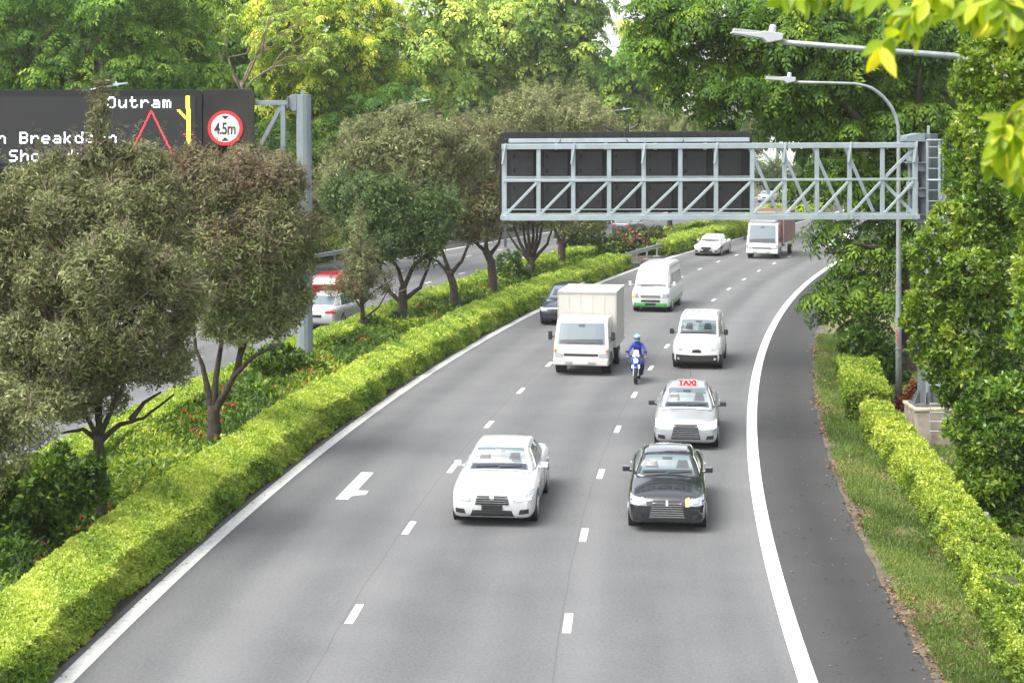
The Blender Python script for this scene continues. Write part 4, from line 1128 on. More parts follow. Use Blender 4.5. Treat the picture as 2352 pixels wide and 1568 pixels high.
def led_line(a, b, wd, m, nm='graphic'):
    a, b = np.array(a), np.array(b); L = np.linalg.norm(b - a); n = int(L / 1.86); pts = set()
    for k in range(n + 1):
        p = a + (b - a) * k / n
        for q in np.arange(-wd / 2, wd / 2 + .1, 1.86): pts.add((round((p[0] + q) / 1.86) * 1.86, round(p[1] / 1.86) * 1.86))
    led_dots(nm, sorted(pts), m)
led_line((348.6, 254.6), (292, 372), 3.6, M_ledr); led_line((348.6, 254.6), (403, 366), 3.6, M_ledr)
led_line((433, 222), (434, 345), 9, M_ledy); led_line((411, 253), (430, 274), 7, M_ledy)
led_line((424, 309), (444, 309), 3, M_ledr); led_line((428, 314), (440, 322), 4, M_ledr)
# height limit board
bp_ = thing('sign_board', 'dark weathered board with the round red and white 4.5 m height limit sign', 'sign', s(524, 260, .3))
M_wboard = mat('weathered_board', (.022, .020, .018), .6, spec=.3, var=.6, scale=1.0)
spart('board', lambda mb: mb.prism(rrect(465, 205, 583, 330, 11, (1, 0, 0, 0)), lambda u, v, d: s(u, v, .05 + d), .12), M_wboard, parent=bp_)
def disc(nm, r, dy, m, parent, r0=0):
    n = 40; mb = MB()
    mb.prism([(517 + r * math.cos(6.2832 * k / n), 294.6 + r * math.sin(6.2832 * k / n)) for k in range(n)], lambda u, v, d: s(u, v, dy + d), .02)
    return mb.build(nm, m, parent)
M_red2 = mat('sign_red', (.62, .02, .03), .4); M_wh = mat('sign_white', (.78, .78, .76), .4); M_blk = mat('lettering_black', (.02, .02, .02), .5)
dsc = disc('disc', 40.3, .025, M_red2, bp_)
disc('face', 32.3, .018, M_wh, dsc)
text_mesh('lettering', '4.5m', 1.0, lambda x, y, z: s(517 + x * 27, 297 - y * 38, .014 - z), M_blk, dsc, world=True, extr=.002, spacing=.92, bold=.022)
mb = MB(); mb.prism([(508, 266), (526, 266), (517, 275)], lambda u, v, d: s(u, v, .012 + d), .005); mb.prism([(508, 324), (526, 324), (517, 315)], lambda u, v, d: s(u, v, .012 + d), .005); mb.build('arrowheads', M_blk, dsc)
# its post and arm
sp_ = thing('sign_pole', 'thick grey steel pole on the median with a truss arm holding the message sign', 'pole', s(697, 0, .3) * [1, 1, 0])
pcx, pcy = s(695, 0, .3)[:2]
spart('column', lambda mb: mb.tube([(pcx + .05, pcy, -.1), (pcx, pcy, s(0, 217, .3)[2])], [.285, .265], 12), M_signgrey, parent=sp_)
spart('lifting_eye', lambda mb: mb.prism([(688, 217), (688, 211), (690, 208), (694, 208), (696, 211), (696, 217)], lambda u, v, d: s(u, v, .28 + d), .05), M_signgrey, parent=sp_)
spart('bracket', lambda mb: mb.prism([(659, 224), (668, 217), (680, 217), (680, 255), (670, 255), (663, 247), (659, 247)], lambda u, v, d: s(u, v, .15 + d), .3), M_signgrey, parent=sp_)
spart('flange', lambda mb: mb.box(s(660, 236, .3), (.06, .5, .42)), M_dark, parent=sp_)
spart('arm', lambda mb: mb.bar(s(560, 236, .3), s(659, 236, .3), .2, 11 * sx), M_signgrey, parent=sp_)
spart('arm', lambda mb: mb.bar(s(648, 241, .3), s(648, 374, .3), 11 * sx, .18, up=(0, 1, 0)), M_signgrey, parent=sp_)
spart('brace', lambda mb: mb.bar(s(590, 345, .3), s(642, 246, .3), 9 * sx, .14, up=(0, 1, 0)), M_signgrey, parent=sp_)
spart('arm', lambda mb: mb.bar(s(560, 378, .3), s(690, 378, .3), .2, 10 * sx), M_signgrey, parent=sp_)

# ---------------------------------------------------------- street lamps
def street_lamp(label, Y, path, head, base=None, r0=.11, r1=.045, m=M_lampsteel, group='street lamps', number=None):
    """path: pixels from the pole's foot to the arm's tip; head: (x0, y0, x1, y1) pixels"""
    q = lambda x, y, d=0: P(x, y, Y + 0) + np.array([0, d, 0])
    pts = [q(*p) for p in path]
    if base is not None: pts[0] = np.array(base)
    t = thing('street_lamp', label, 'street lamp', (pts[0][0], pts[0][1], 0), group=group)
    n = len(pts); L = [0]
    for i in range(1, n): L.append(L[-1] + np.linalg.norm(pts[i] - pts[i - 1]))
    mb = MB(); mb.tube(pts, [r0 + (r1 - r0) * min(1, l / L[-1] * 1.15) for l in L], 10); mb.build('pole', m, t, smooth=True)
    x0, y0, x1, y1 = head
    a, b = q(x0, y0), q(x1, y1); d = (b - a) / np.linalg.norm(b - a); up = np.cross(d, [0, 1.0, 0]); up = up if up[2] > 0 else -up
    Lh = np.linalg.norm(b - a)
    fr = lambda u, v, w_: a + d * u * Lh + np.array([0, 1, 0]) * (w_ - .5) * Lh * .28 + up * v * Lh
    mb = MB(); mb.prism([(0, 0), (.02, .035), (.5, .075), (.62, .13), (1.0, .13), (1.0, .0), (.72, -.09), (.62, -.02)], lambda u, v, w_: fr(u, v, w_), 1.0)
    h = mb.build('lamp_head', M_lampwhite, t, bevel=.012)
    mb = MB(); mb.box(fr(.33, -.005, .5), (.5 * Lh, .2 * Lh, .02 * Lh), np.stack([d, [0, 1, 0], up], 1)); mb.build('lens', mat('lamp_lens', (.75, .76, .78), .2), h)
    mb = MB(); mb.tube([fr(.80, .13, .5), fr(.80, .24, .5), fr(.80, .28, .5)], [.075 * Lh, .07 * Lh, .05 * Lh], 12); mb.build('sensor_cap', M_lampwhite, h, smooth=False)
    mb = MB()
    for k in range(14): mb.box(fr(.05 + k * .037, .075 + k * .001, .5), (.010 * Lh, .24 * Lh, .06 * Lh), np.stack([d, [0, 1, 0], up], 1))
    mb.build('cooling_fins', M_lampwhite, h)
    return t
lb = street_lamp('tall grey lamp post numbered 591 with a curved arm on the right verge', 50.6,
    [(2064, 950), (2064, 760), (2064, 500), (2064, 308), (2063, 290), (2057, 266.6), (2049, 249), (2040, 236), (2028, 222), (2016, 212), (2003, 203), (1989, 198), (1962, 192.5), (1890, 190.5), (1823, 189)],
    (1757, 182, 1826, 187), base=P(2065, 952, 50.6) * [1, 1, 0])
zz = P(2064, 775, 50.6)
text_mesh('lettering', '591', .30, lambda x, y, z: (zz[0] - .045 - y * .25, zz[1] - .135 - z, zz[2] - x) if False else (zz[0] - .05 + y * .0 + x * 0, zz[1], zz[2]), M_red2, lb, world=True) if False else None
M_num = mat('number_red', (.65, .03, .05), .5)
for k, ch in enumerate('591'):
    c = P(2058.5, 763 + k * 12.5, 50.6)
    text_mesh('lettering', ch, .26, lambda x, y, z, c=c: (c[0] + x * .7, c[1] - .118 - z, c[2] + y), M_num, lb, world=True)
part('band', lambda mb: mb.tube([P(2064.4, 800, 50.6), P(2064.4, 803, 50.6)], .125, 10), M_dark, parent=lb, bevel=0)
part('service_door', lambda mb: mb.box(P(2063, 822, 50.6) + np.array([0, -.108, 0]), (.08, .02, .12)), M_dark, parent=lb)
street_lamp('near grey street lamp whose straight arm comes out of the tall bushes', 29.5,
    [(2460, 1398), (2455, 700), (2440, 420), (2400, 280), (2330, 190), (2270, 152), (2218, 137), (2191, 129), (1990, 113), (1794, 97)], (1678, 77, 1795, 93), base=P(2462, 1398, 29.5) * [1, 1, 0], r0=.12, r1=.05)
def far_lamp(label, x, y, Y, w_, flip=1, curve=None, stem=None):
    pth = [(x - flip * w_ * 1.1, y + w_ * .12 + 250 * 90 / Y), (x - flip * w_ * 1.1, y + w_ * .9), (x - flip * w_ * .95, y + w_ * .4), (x - flip * w_ * .6, y + w_ * .18), (x, y + w_ * .06)]
    if stem: pth = stem
    b = P(pth[0][0], 0, Y) * [1, 1, 0]
    return street_lamp(label, Y, pth, (x + flip * w_ * .8, y - w_ * .10, x - flip * w_ * .02, y + w_ * .03), base=b, r0=.10, r1=.05, group='street lamps')
far_lamp('distant grey street lamp with a hooked arm left of the round-headed tree tops', 968, 232, 98, 28, stem=[(874, 420), (874, 310), (875, 280), (881, 262), (893, 250), (915, 243), (968, 234)])
far_lamp('distant street lamp showing only its head above the message sign', 262, 196, 78, 40, stem=[(150, 420), (152, 280), (165, 230), (200, 208), (262, 197)])
far_lamp('distant street lamp head above the pale olive tree tops', 1185, 239, 125, 22)
far_lamp('distant street lamp head left of the huge tree, above the black overhead sign', 1430, 252, 135, 26, stem=[(1330, 420), (1332, 300), (1345, 270), (1375, 257), (1430, 253)])

# ---------------------------------------------------------- guardrails
M_rail = mat('guardrail_steel', (.36, .39, .40), .45, metal=.6, var=.2, scale=5)
def guardrail(label, fo, Y0, Y1, zt=.78, post_step=2.0, post_mat=None, blocks=False):
    base = R((Y0 + Y1) / 2, fo((Y0 + Y1) / 2), 0)
    t = thing('guardrail', label, 'guardrail', base)
    prof = [(-.02, -.31), (.03, -.27), (.03, -.20), (-.03, -.155), (.03, -.11), (.03, -.04), (-.02, 0)]
    ys = at_arc(np.arange(arc(Y0), arc(Y1) + .01, .8)); vs = []
    for th in (0, -.012):
        for y in ys:
            for u, v in prof: vs.append(R(y, fo(y) + u + th, zt + v))
    k, n = len(prof), len(ys); fs = []
    for l in (0, 1):
        for i in range(n - 1):
            for j in range(k - 1):
                a = l * n * k + i * k + j; q = (a, a + 1, a + k + 1, a + k)
                fs.append(q if l else q[::-1])
    for i in range(n - 1):
        for j in (0, k - 1):
            a = i * k + j; fs.append((a, a + k, a + k + n * k, a + n * k))
    MB().add(vs, fs).build('beam', M_rail, t, fix=True)
    for s_ in np.arange(arc(Y0) + .4, arc(Y1), post_step):
        y = at_arc(s_); k_ = float(slope(y)); a = math.atan(k_)
        M = np.array([[math.cos(a), math.sin(a), 0], [-math.sin(a), math.cos(a), 0], [0, 0, 1]])
        mb = MB()
        if blocks:
            mb.box(R(y, fo(y) + .17, .30), (.24, .16, .60), M)
        else: mb.box(R(y, fo(y) - .10, zt / 2 + .02), (.10, .14, zt + .08), M)
        o = mb.build('post', post_mat or M_rail, t, bevel=.05 if blocks else .005, seg=3)
        if not blocks:
            MB().box(R(y, fo(y) - .10, .02), (.5, .5, .05), M).build('footing', M_conc, o)
    return t
guardrail('bare steel guardrail bridging the gap between two median hedges', lambda y: -8.75, 101.0, 114.2, zt=.9, post_step=2.9)
M_postc = mat('rail_post_concrete', (.24, .24, .22), .8, var=.25, scale=5)
guardrail('steel guardrail with pale block posts behind the right verge hedges', lambda y: rh(y) + .98, 21, 57, zt=.74, post_step=2.0, post_mat=M_postc, blocks=True)
guardrail('grey guardrail on the far outer edge of the opposite carriageway', lambda y: -28.6, 75, 175, zt=.75, post_step=4)

# far sign gantry and bright tower block beyond
YF = 255.0
f_ = lambda x, y, d=0: P(x, y, YF) + np.array([0, d, 0])
fg = thing('sign_gantry', 'small far pale truss gantry seen between the black sign and the huge tree', 'gantry', f_(1900, 500) * [1, 1, 0])
mb = MB(); mb.bar(f_(1650, 383), f_(1905, 383), .5, .45); mb.build('chord', M_steel, fg)
mb = MB(); mb.bar(f_(1650, 335), f_(1905, 335), .5, .45); mb.build('chord', M_steel, fg)
for x in (1700, 1786, 1872):
    mb = MB(); mb.bar(f_(x, 383), f_(x, 335), .45, .4, up=(0, 1, 0)); mb.build('upright', M_steel, fg)
    mb = MB(); mb.bar(f_(x - 6, 380), f_(x - 80, 300), .35, .3, up=(0, 1, 0)); mb.build('diagonal', M_steel, fg)
mb = MB(); mb.bar(f_(1900, 320), f_(1900, 455), .8, .8, up=(0, 1, 0)); mb.build('post', M_steel, fg)
bd = thing('tower_block', 'pale high-rise block glimpsed in the bright gap at the top of the skyline', 'building', P(1445, 0, 420) * [1, 1, 0])
M_bw = mat('white_render', (.80, .80, .78), .7, var=.05); b0 = P(1470, 0, 420)
MB().box((b0[0], 430, 22.5), (26, 16, 47)).build('wall', M_bw, bd)
M_win = mat('window_glass', (.52, .55, .58), .3)
for fl in range(10, 14):
    for k in range(7):
        MB().box((b0[0] - 10.5 + k * 3.5, 421.95, fl * 3.1 + 1.2), (2.0, .16, 1.4)).build('window', M_win, bd)

lw = thing('added_white_building', 'added low white building standing in for the bright gap between the sign and the huge tree', 'building', P(1800, 0, 400) * [1, 1, 0])  # added pale block, its white wall stands in for bright sky in the gap
b1 = P(1820, 0, 400)
MB().box((b1[0], 402, 6), (46, 14, 12)).build('wall', M_bw, lw)
MB().box((b1[0], 402, 12.2), (47, 15, .5)).build('roof', M_steel, lw)
for k in range(11):
    MB().box((b1[0] - 20 + k * 4, 394.97, 9.5), (2.4, .1, 1.4)).build('window', M_win, lw)

HAZE = .00030
# ================================================================== vehicles
M_tyre = mat('tyre_rubber', (.018, .018, .019), .85)
M_rim = mat('wheel_rim', (.45, .46, .47), .35, metal=.7)
M_glass = mat('car_glass', (.085, .125, .14), .07, spec=1.0, coat=1.0)  # base colour lifted to stand in for the pale sky reflection
M_trim = mat('black_trim', (.02, .02, .022), .5)
M_chrome = mat('chrome', (.6, .61, .62), .18, metal=.9)
M_lampg = mat('lamp_glass', (.30, .33, .36), .10, spec=1.0)
M_lampon = mat('headlight_on', (.9, .9, .85), .3, emit=(1.0, .96, .86), estr=2.4)
M_ind = mat('indicator_on', (.8, .25, .05), .3, emit=(1.0, .30, .06), estr=1.8)
M_amber = mat('amber_lens', (.55, .16, .03), .25)
M_tail = mat('tail_lamp', (.45, .015, .02), .2)
M_tailon = mat('tail_lamp_on', (.6, .02, .02), .3, emit=(1.0, .06, .05), estr=1.2)
M_plate_b = mat('plate_black', (.015, .015, .015), .4)
M_plate_w = mat('plate_white', (.62, .60, .52), .5)
def paint(name, c, metal=0.0, rough=.28, coat=.6): return mat(name, c, rough, metal=metal, coat=coat)

def herm(x, xk, yk):
    xk, yk = np.array(xk, float), np.array(yk, float)
    d = np.diff(yk) / np.diff(xk); m = np.zeros(len(xk)); m[0], m[-1] = d[0], d[-1]
    for i in range(1, len(xk) - 1):
        m[i] = 0 if d[i - 1] * d[i] <= 0 else 2 * d[i - 1] * d[i] / (d[i - 1] + d[i])
    i = np.clip(np.searchsorted(xk, x) - 1, 0, len(xk) - 2); h = xk[i + 1] - xk[i]; t = (x - xk[i]) / h
    return (2 * t**3 - 3 * t**2 + 1) * yk[i] + (t**3 - 2 * t**2 + t) * h * m[i] + (-2 * t**3 + 3 * t**2) * yk[i + 1] + (t**3 - t**2) * h * m[i + 1]

def shell(rings, L):
    """closed surface through half rings of (x, z) at stations s, mirrored; front faces -y"""
    vs, fs = [], []
    n = None
    for s_, ring in rings:
        full = [(-x, z) for x, z in ring[::-1]] + [(x, z) for x, z in ring[1:-1]][0:0]
        full = [(x, z) for x, z in ring] + [(-x, z) for x, z in ring[-2:0:-1]]
        n = len(full)
        vs += [(x, s_ - L / 2, z) for x, z in full]
    m = len(rings)
    for i in range(m - 1):
        for k in range(n):
            a, b = i * n + k, i * n + (k + 1) % n
            fs.append((a, b, b + n, a + n))
    fs.append(tuple(range(n))[::-1]); fs.append(tuple(range((m - 1) * n, m * n)))
    return vs, fs

class Car:
    def __init__(c, name, label, front, rz, spec, col, cat='car', group=None, rear=False):
        c.sp = spec; L = spec['L']; c.L = L
        d = np.array([-math.sin(rz), math.cos(rz)]) * (1 if not rear else -1)
        ctr = np.array(front[:2]) + d * L / 2 * (1 if not rear else -1) if not rear else np.array(front[:2]) - d * L / 2
        c.root = thing(name, label, cat, (ctr[0], ctr[1], 0), rz + (math.pi if rear else 0), group)
        lo = spec['lower']; cab = spec['cabin']
        ss = np.unique(np.concatenate([np.linspace(0, L, 44), [.03, .09, .16, L - .03, L - .09, L - .16]]))
        k = lo['s']
        f = {q: herm(ss, k, lo[q]) for q in ('zb', 'w', 'zs', 'zd', 'wd', 'zc')}
        rings = []
        for i, s_ in enumerate(ss):
            zb, w_, zs, zd, wd, zc = (f[q][i] for q in ('zb', 'w', 'zs', 'zd', 'wd', 'zc'))
            rings.append((s_, [(0, zb), (.8 * w_, zb), (.94 * w_, zb + .03), (.99 * w_, zb + .12), (w_, zb + .55 * (zs - zb)), (w_, zs), (.965 * w_ + .035 * wd, zs + .55 * (zd - zs)), (.5 * (w_ + wd) * .98, zd - .02), (wd, zd + .005), (wd * .6, zd + .75 * (zc - zd)), (wd * .3, zc - .004), (0, zc)]))
        v1, f1 = shell(rings, L)
        k = cab['s']; ss = np.unique(np.concatenate([np.linspace(k[0], k[-1], 40), np.array(k)]))
        f = {q: herm(ss, k, cab[q]) for q in ('zt', 'wb', 'wt', 'z0')}
        rings = []
        for i, s_ in enumerate(ss):
            zt, wb, wt, z0 = (f[q][i] for q in ('zt', 'wb', 'wt', 'z0'))
            h = zt - z0
            rings.append((s_, [(0, z0 - .06), (wb * .97, z0 - .06), (wb, z0), (wb + (wt - wb) * .55, z0 + h * .55), (wt, z0 + h * .86), (wt * .93, z0 + h * .965), (wt * .75, zt - .012 * min(1, h * 4)), (wt * .4, zt), (0, zt + .004)]))
        v2, f2 = shell(rings, L)
        b = MB(); b.add(v1, f1); b.add(v2, f2)
        c.body = b.build('body', col, c.root, smooth=True, world=False, fix=True)
        c.bvh = BVHTree.FromPolygons([Vector(v) for v in b.v], b.f)
        c.col = col
    def hit(c, axis, a, b):
        if axis == 'front': o, d = Vector((a, -20, b)), Vector((0, 1, 0))
        elif axis == 'rear': o, d = Vector((a, 20, b)), Vector((0, -1, 0))
        elif axis == 'left': o, d = Vector((-9, a - c.L / 2, b)), Vector((1, 0, 0))
        elif axis == 'right': o, d = Vector((9, a - c.L / 2, b)), Vector((-1, 0, 0))
        else: o, d = Vector((a, b - c.L / 2, 9)), Vector((0, 0, -1))
        r = c.bvh.ray_cast(o, d)
        return r[0], r[1], d
    def patch(c, nm, axis, q, m, off=.010, n=6, mm=4, parent=None, bow=0.0):
        """a panel laid on the body: q = four corners in that view"""
        q = [np.array(p, float) for p in q]; top, base, miss = [], [], 0
        last = None
        for j in range(mm + 1):
            v = j / mm
            for i in range(n + 1):
                u = i / n
                p = (q[0] * (1 - u) + q[1] * u) * (1 - v) + (q[3] * (1 - u) + q[2] * u) * v
                p = p + np.array([0, bow * 4 * u * (1 - u)])
                h, nr, d = c.hit(axis, p[0], p[1])
                if h is None:
                    if last is None: h, nr = Vector((0, 0, 0)), -d
                    else: h, nr = last
                    miss += 1
                else:
                    if nr.dot(d) > 0: nr = -nr
                    last = (h, nr)
                top.append(h - d * off * .6 + nr * off * .6); base.append(h + d * .01)
        W_ = n + 1; fs = []; N = len(top)
        for j in range(mm):
            for i in range(n):
                a = j * W_ + i; fs.append((a, a + 1, a + W_ + 1, a + W_))
        edge = [i for i in range(W_)] + [j * W_ + n for j in range(1, mm + 1)] + [mm * W_ + i for i in range(n - 1, -1, -1)] + [j * W_ for j in range(mm - 1, 0, -1)]
        for i in range(len(edge)):
            a, b = edge[i], edge[(i + 1) % len(edge)]
            fs.append((a, a + N, b + N, b))
        mb = MB(); mb.add(top + base, fs)
        return mb.build(nm, m, parent or c.root, world=False, fix=True, smooth=False)
    def sym(c, nm, axis, q, m, **k):
        out = [c.patch(nm, axis, q, m, **k)]
        out.append(c.patch(nm, axis, [(-p[0], p[1]) for p in q], m, **k))
        return out
    def sides(c, nm, q, m, **k): return [c.patch(nm, 'right', q, m, **k), c.patch(nm, 'left', q, m, **k)]
    def wheels(c, stations, r=.32, w_=.2, rim=M_rim):
        for s_ in stations:
            for sg in (-1, 1):
                h, _, _ = c.hit('right' if sg > 0 else 'left', s_, r + .12)
                x = (abs(h.x) if h else c.sp['lower']['w'][3])
                y = s_ - c.L / 2
                a = MB(); a.cyl((sg * (x - .25), y, r + .01), (sg * (x + .004), y, r + .01), r * 1.17, 26); a.build('wheel_arch', M_trim, c.root, world=False)
                t = MB(); t.tube([(sg * (x - w_), y, r), (sg * (x - w_), y, r), (sg * (x - .01), y, r), (sg * (x + .012), y, r)], [r * .6, r, r, r * .93], 26)
                o = t.build('wheel', M_tyre, c.root, world=False)
                t = MB(); t.tube([(sg * (x - .01), y, r), (sg * (x + .016), y, r), (sg * (x + .02), y, r)], [r * .66, r * .64, r * .2], 18); t.build('rim', rim, o, world=False)
    def mirrors(c, s_, z, x, m=None, size=(.17, .10, .12)):
        for sg in (-1, 1):
            b = MB(); b.box((sg * x, s_ - c.L / 2, z), size); b.bar((sg * (x - .16), s_ - c.L / 2 + .02, z - .05), (sg * x, s_ - c.L / 2, z - .04), .05, .04)
            b.build('wing_mirror', m or c.col, c.root, bevel=.035, seg=3, world=False)
    def plate(c, z, m, x=0.0, w_=.26, h=.058, axis='front', txt=None, tm=None):
        o = c.patch('number_plate', axis, [(x - w_, z - h), (x + w_, z - h), (x + w_, z + h), (x - w_, z + h)], m, off=.022, n=2, mm=2)
        if txt:
            hp, _, _ = c.hit(axis, x, z)
            text_mesh('lettering', txt, .105, lambda a, b, e: (x + a * .8, hp.y - .045 - e, z + b), tm, o, extr=.002)
        return o
    def seams(c, qs):
        for a, b in qs:
            wd = .009; a, b = np.array(a), np.array(b); d = (b - a) / np.linalg.norm(b - a); nn = np.array([-d[1], d[0]]) * wd
            c.sides('door_seam', [a - nn, a + nn, b + nn, b - nn], M_trim, off=.004, n=1, mm=5)

def sedan_spec(L=4.85, w=.93, H=1.46, low=0.0, hood=1.35, roof0=2.05, roof1=3.35, tail=4.35, nose=.0):
    k = L / 4.85; z = lambda v: v + low
    return dict(L=L, lower=dict(s=[a * k for a in (0, .07, .22, .5, 1.0, 1.45, 2.2, 3.2, 4.0, 4.5, 4.76, 4.85)],
        zb=[.30, .21, .19, .19, .19, .19, .19, .19, .19, .22, .28, .36],
        w=[w * a for a in (.80, .90, .955, .985, 1, 1, 1, 1, .995, .96, .89, .80)],
        zs=[z(a) for a in (.53, .57, .60, .63, .67, .70, .74, .78, .80, .80, .76, .70)],
        zd=[z(a) for a in (.62, .70, .76, .81, .88, .93, .95, .97, .99, .99, .94, .84)],
        wd=[w * a for a in (.66, .74, .80, .83, .86, .88, .89, .89, .87, .83, .77, .68)],
        zc=[z(a) for a in (.66, .745, .81, .87, .95, 1.0, 1.0, 1.0, 1.03, 1.03, .98, .88)]),
        cabin=dict(s=[hood * k, (hood + .25) * k, (roof0 - .25) * k, roof0 * k, (roof0 + .5) * k, (roof0 + roof1) / 2 * k, roof1 * k, (roof1 + tail) / 2 * k, tail * k],
        zt=[z(.98), z(1.10), H - .10, H - .025, H, H, H - .05, H - .22, z(1.02)],
        wb=[w * a for a in (.83, .86, .88, .89, .90, .90, .88, .85, .80)], wt=[w * a for a in (.80, .77, .68, .66, .66, .66, .65, .65, .72)],
        z0=[z(a) for a in (.90, .92, .93, .94, .95, .96, .97, .97, .97)]), H=H, w=w, k=k, hood=hood, roof0=roof0, roof1=roof1, tail=tail, low=low)

M_inside = mat('cabin_interior', (.030, .036, .042), .10, spec=.9)
def cabin_inside(c, w, z0, z1, heads=True, bot=.72):
    """what shows through the windscreen: dashboard, head rests, mirror; and the wipers"""
    h = z1 - z0; o = .018
    c.patch('dashboard', 'front', [(-w * (bot - .04), z0 + .015), (w * (bot - .04), z0 + .015), (w * (bot - .07), z0 + h * .26), (-w * (bot - .07), z0 + h * .20)], M_inside, off=o, n=10, mm=2, bow=.01)
    for x in ((-.34, .34) if heads else ()):
        c.patch('head_rest', 'front', [(x - .15, z0 + h * .34), (x + .15, z0 + h * .34), (x + .10, z0 + h * .78), (x - .10, z0 + h * .78)], M_inside, off=o, n=4, mm=4)
    c.patch('interior_mirror', 'front', [(-.11, z1 - h * .17), (.11, z1 - h * .17), (.11, z1 - h * .06), (-.11, z1 - h * .06)], M_inside, off=o, n=2, mm=1)
    for x in (-.52, .02): c.patch('wiper', 'front', [(x, z0 + .03), (x + .50, z0 + .05), (x + .50, z0 + .065), (x, z0 + .05)], M_trim, off=.034, n=5, mm=1)
def sedan_details(c, lights='off', grille='wide', plate_m=None, mirror_col=None, plate_txt=None, plate_tm=None, mirror_x=None, inside=True):
    sp = c.sp; w, H, k, low = sp['w'], sp['H'], sp['k'], sp['low']; hd_s = 1.28 * k
    c.patch('windscreen', 'front', [(-w * .72, .985 + low), (w * .72, .985 + low), (w * .575, H - .075), (-w * .575, H - .075)], M_glass, n=12, mm=8, bow=.015)
    c.patch('rear_window', 'rear', [(-w * .66, 1.05 + low), (w * .66, 1.05 + low), (w * .54, H - .10), (-w * .54, H - .10)], M_glass, n=10, mm=6)
    r0, r1, hd, tl = sp['roof0'] * k, sp['roof1'] * k, sp['hood'] * k, sp['tail'] * k
    mid = (r0 + r1) / 2
    c.sides('side_window', [(hd + .42, .985 + low), (mid - .03, 1.0 + low), (mid - .03, H - .10), (r0 + .05, H - .115)], M_glass, n=8)
    c.sides('side_window', [(mid + .04, 1.0 + low), (r1 + .32, 1.02 + low), (r1 + .02, H - .14), (mid + .04, H - .10)], M_glass, n=8)
    for hl in c.sym('headlight', 'front', [(w * .50, .585 + low), (w * .93, .61 + low), (w * .94, .765 + low), (w * .57, .715 + low)], M_lampg if lights == 'off' else M_lampon, off=.014, n=6, mm=3): pass
    if lights == 'off':
        c.sym('headlight_reflector', 'front', [(w * .68, .635 + low), (w * .80, .645 + low), (w * .80, .71 + low), (w * .68, .70 + low)], M_chrome, off=.026, n=3, mm=3)
    c.sides('sill', [(1.35, .20), (3.2, .20), (3.2, .285), (1.35, .285)], M_trim, off=.008, n=6, mm=1)
    c.sides('side_indicator', [(hd_s, .70 + low), (hd_s + .12, .70 + low), (hd_s + .12, .735 + low), (hd_s, .735 + low)], M_amber, off=.012, n=2, mm=1)
    c.sym('tail_light', 'rear', [(w * .45, .74 + low), (w * .92, .74 + low), (w * .92, .90 + low), (w * .50, .88 + low)], M_tail, off=.014)
    if grille == 'wide':
        g_ = c.patch('grille', 'front', [(-w * .46, .30 + low), (w * .46, .30 + low), (w * .36, .70 + low), (-w * .36, .70 + low)], M_trim, off=.012, n=8, mm=6)
        for t in np.linspace(.1, .9, 7):
            z = .32 + low + t * .36; ww = w * (.45 - .09 * t)
            c.patch('grille_bar', 'front', [(-ww, z - .008), (ww, z - .008), (ww, z + .008), (-ww, z + .008)], M_chrome, off=.03, n=8, mm=1, parent=g_)
    else:
        g_ = c.patch('grille', 'front', [(-w * .40, .50 + low), (w * .40, .50 + low), (w * .36, .69 + low), (-w * .36, .69 + low)], M_trim, off=.012, n=8, mm=4)
        for t in (.25, .5, .75):
            z = .50 + low + t * .19
            c.patch('grille_bar', 'front', [(-w * .38, z - .008), (w * .38, z - .008), (w * .38, z + .008), (-w * .38, z + .008)], M_chrome, off=.03, n=8, mm=1, parent=g_)
        c.patch('lower_intake', 'front', [(-w * .52, .25 + low), (w * .52, .25 + low), (w * .46, .38 + low), (-w * .46, .38 + low)], M_trim, off=.012, n=8, mm=3)
    c.sym('fog_lamp_recess', 'front', [(w * .62, .30 + low), (w * .86, .32 + low), (w * .86, .42 + low), (w * .66, .40 + low)], M_trim, off=.010, n=4, mm=2)
    c.plate(.40 + low if grille == 'wide' else .44 + low, plate_m or M_plate_b, w_=.23, h=.05, txt=plate_txt, tm=plate_tm)
    c.plate(.62, plate_m or M_plate_b, axis='rear')
    if inside: cabin_inside(c, w, .985 + low, H - .075)
    c.wheels([.88 * k, (.88 + 2.85) * k])
    c.mirrors(hd + .50, 1.02 + low, mirror_x or w + .07, mirror_col)
    c.seams([((hd + .32, .32), (hd + .36, .96 + low)), ((mid, .30), (mid, .97 + low)), ((r1 + .15, .34), (r1 + .36, .98 + low))])
    for s_ in (mid - .25, r1 + .05): c.sides('door_handle', [(s_, .83 + low), (s_ + .2, .835 + low), (s_ + .2, .865 + low), (s_, .86 + low)], M_chrome, off=.03, n=2, mm=1)
    c.patch('bonnet_seam', 'top', [(-w * .80, hd - .08), (w * .80, hd - .08), (w * .78, hd - .06), (-w * .78, hd - .06)], M_trim, off=.006, n=12, mm=1)

def rz_at(Y, off): return -heading(Y)
def place(px, py):
    p = G(px, py, .2) * [1, 1, 0]; Y, o = offs(p); return p, -heading(Y)

white = paint('paint_white', (.56, .57, .575)); black = paint('paint_black', (.012, .014, .018), rough=.15, coat=1.0)
silver = paint('paint_silver', (.50, .53, .55), metal=.55, rough=.32); navy = paint('paint_navy', (.035, .05, .085), metal=.3, rough=.25)
redp = paint('paint_red', (.42, .02, .035)); silv2 = paint('paint_pale_silver', (.58, .60, .61), metal=.4, rough=.35)

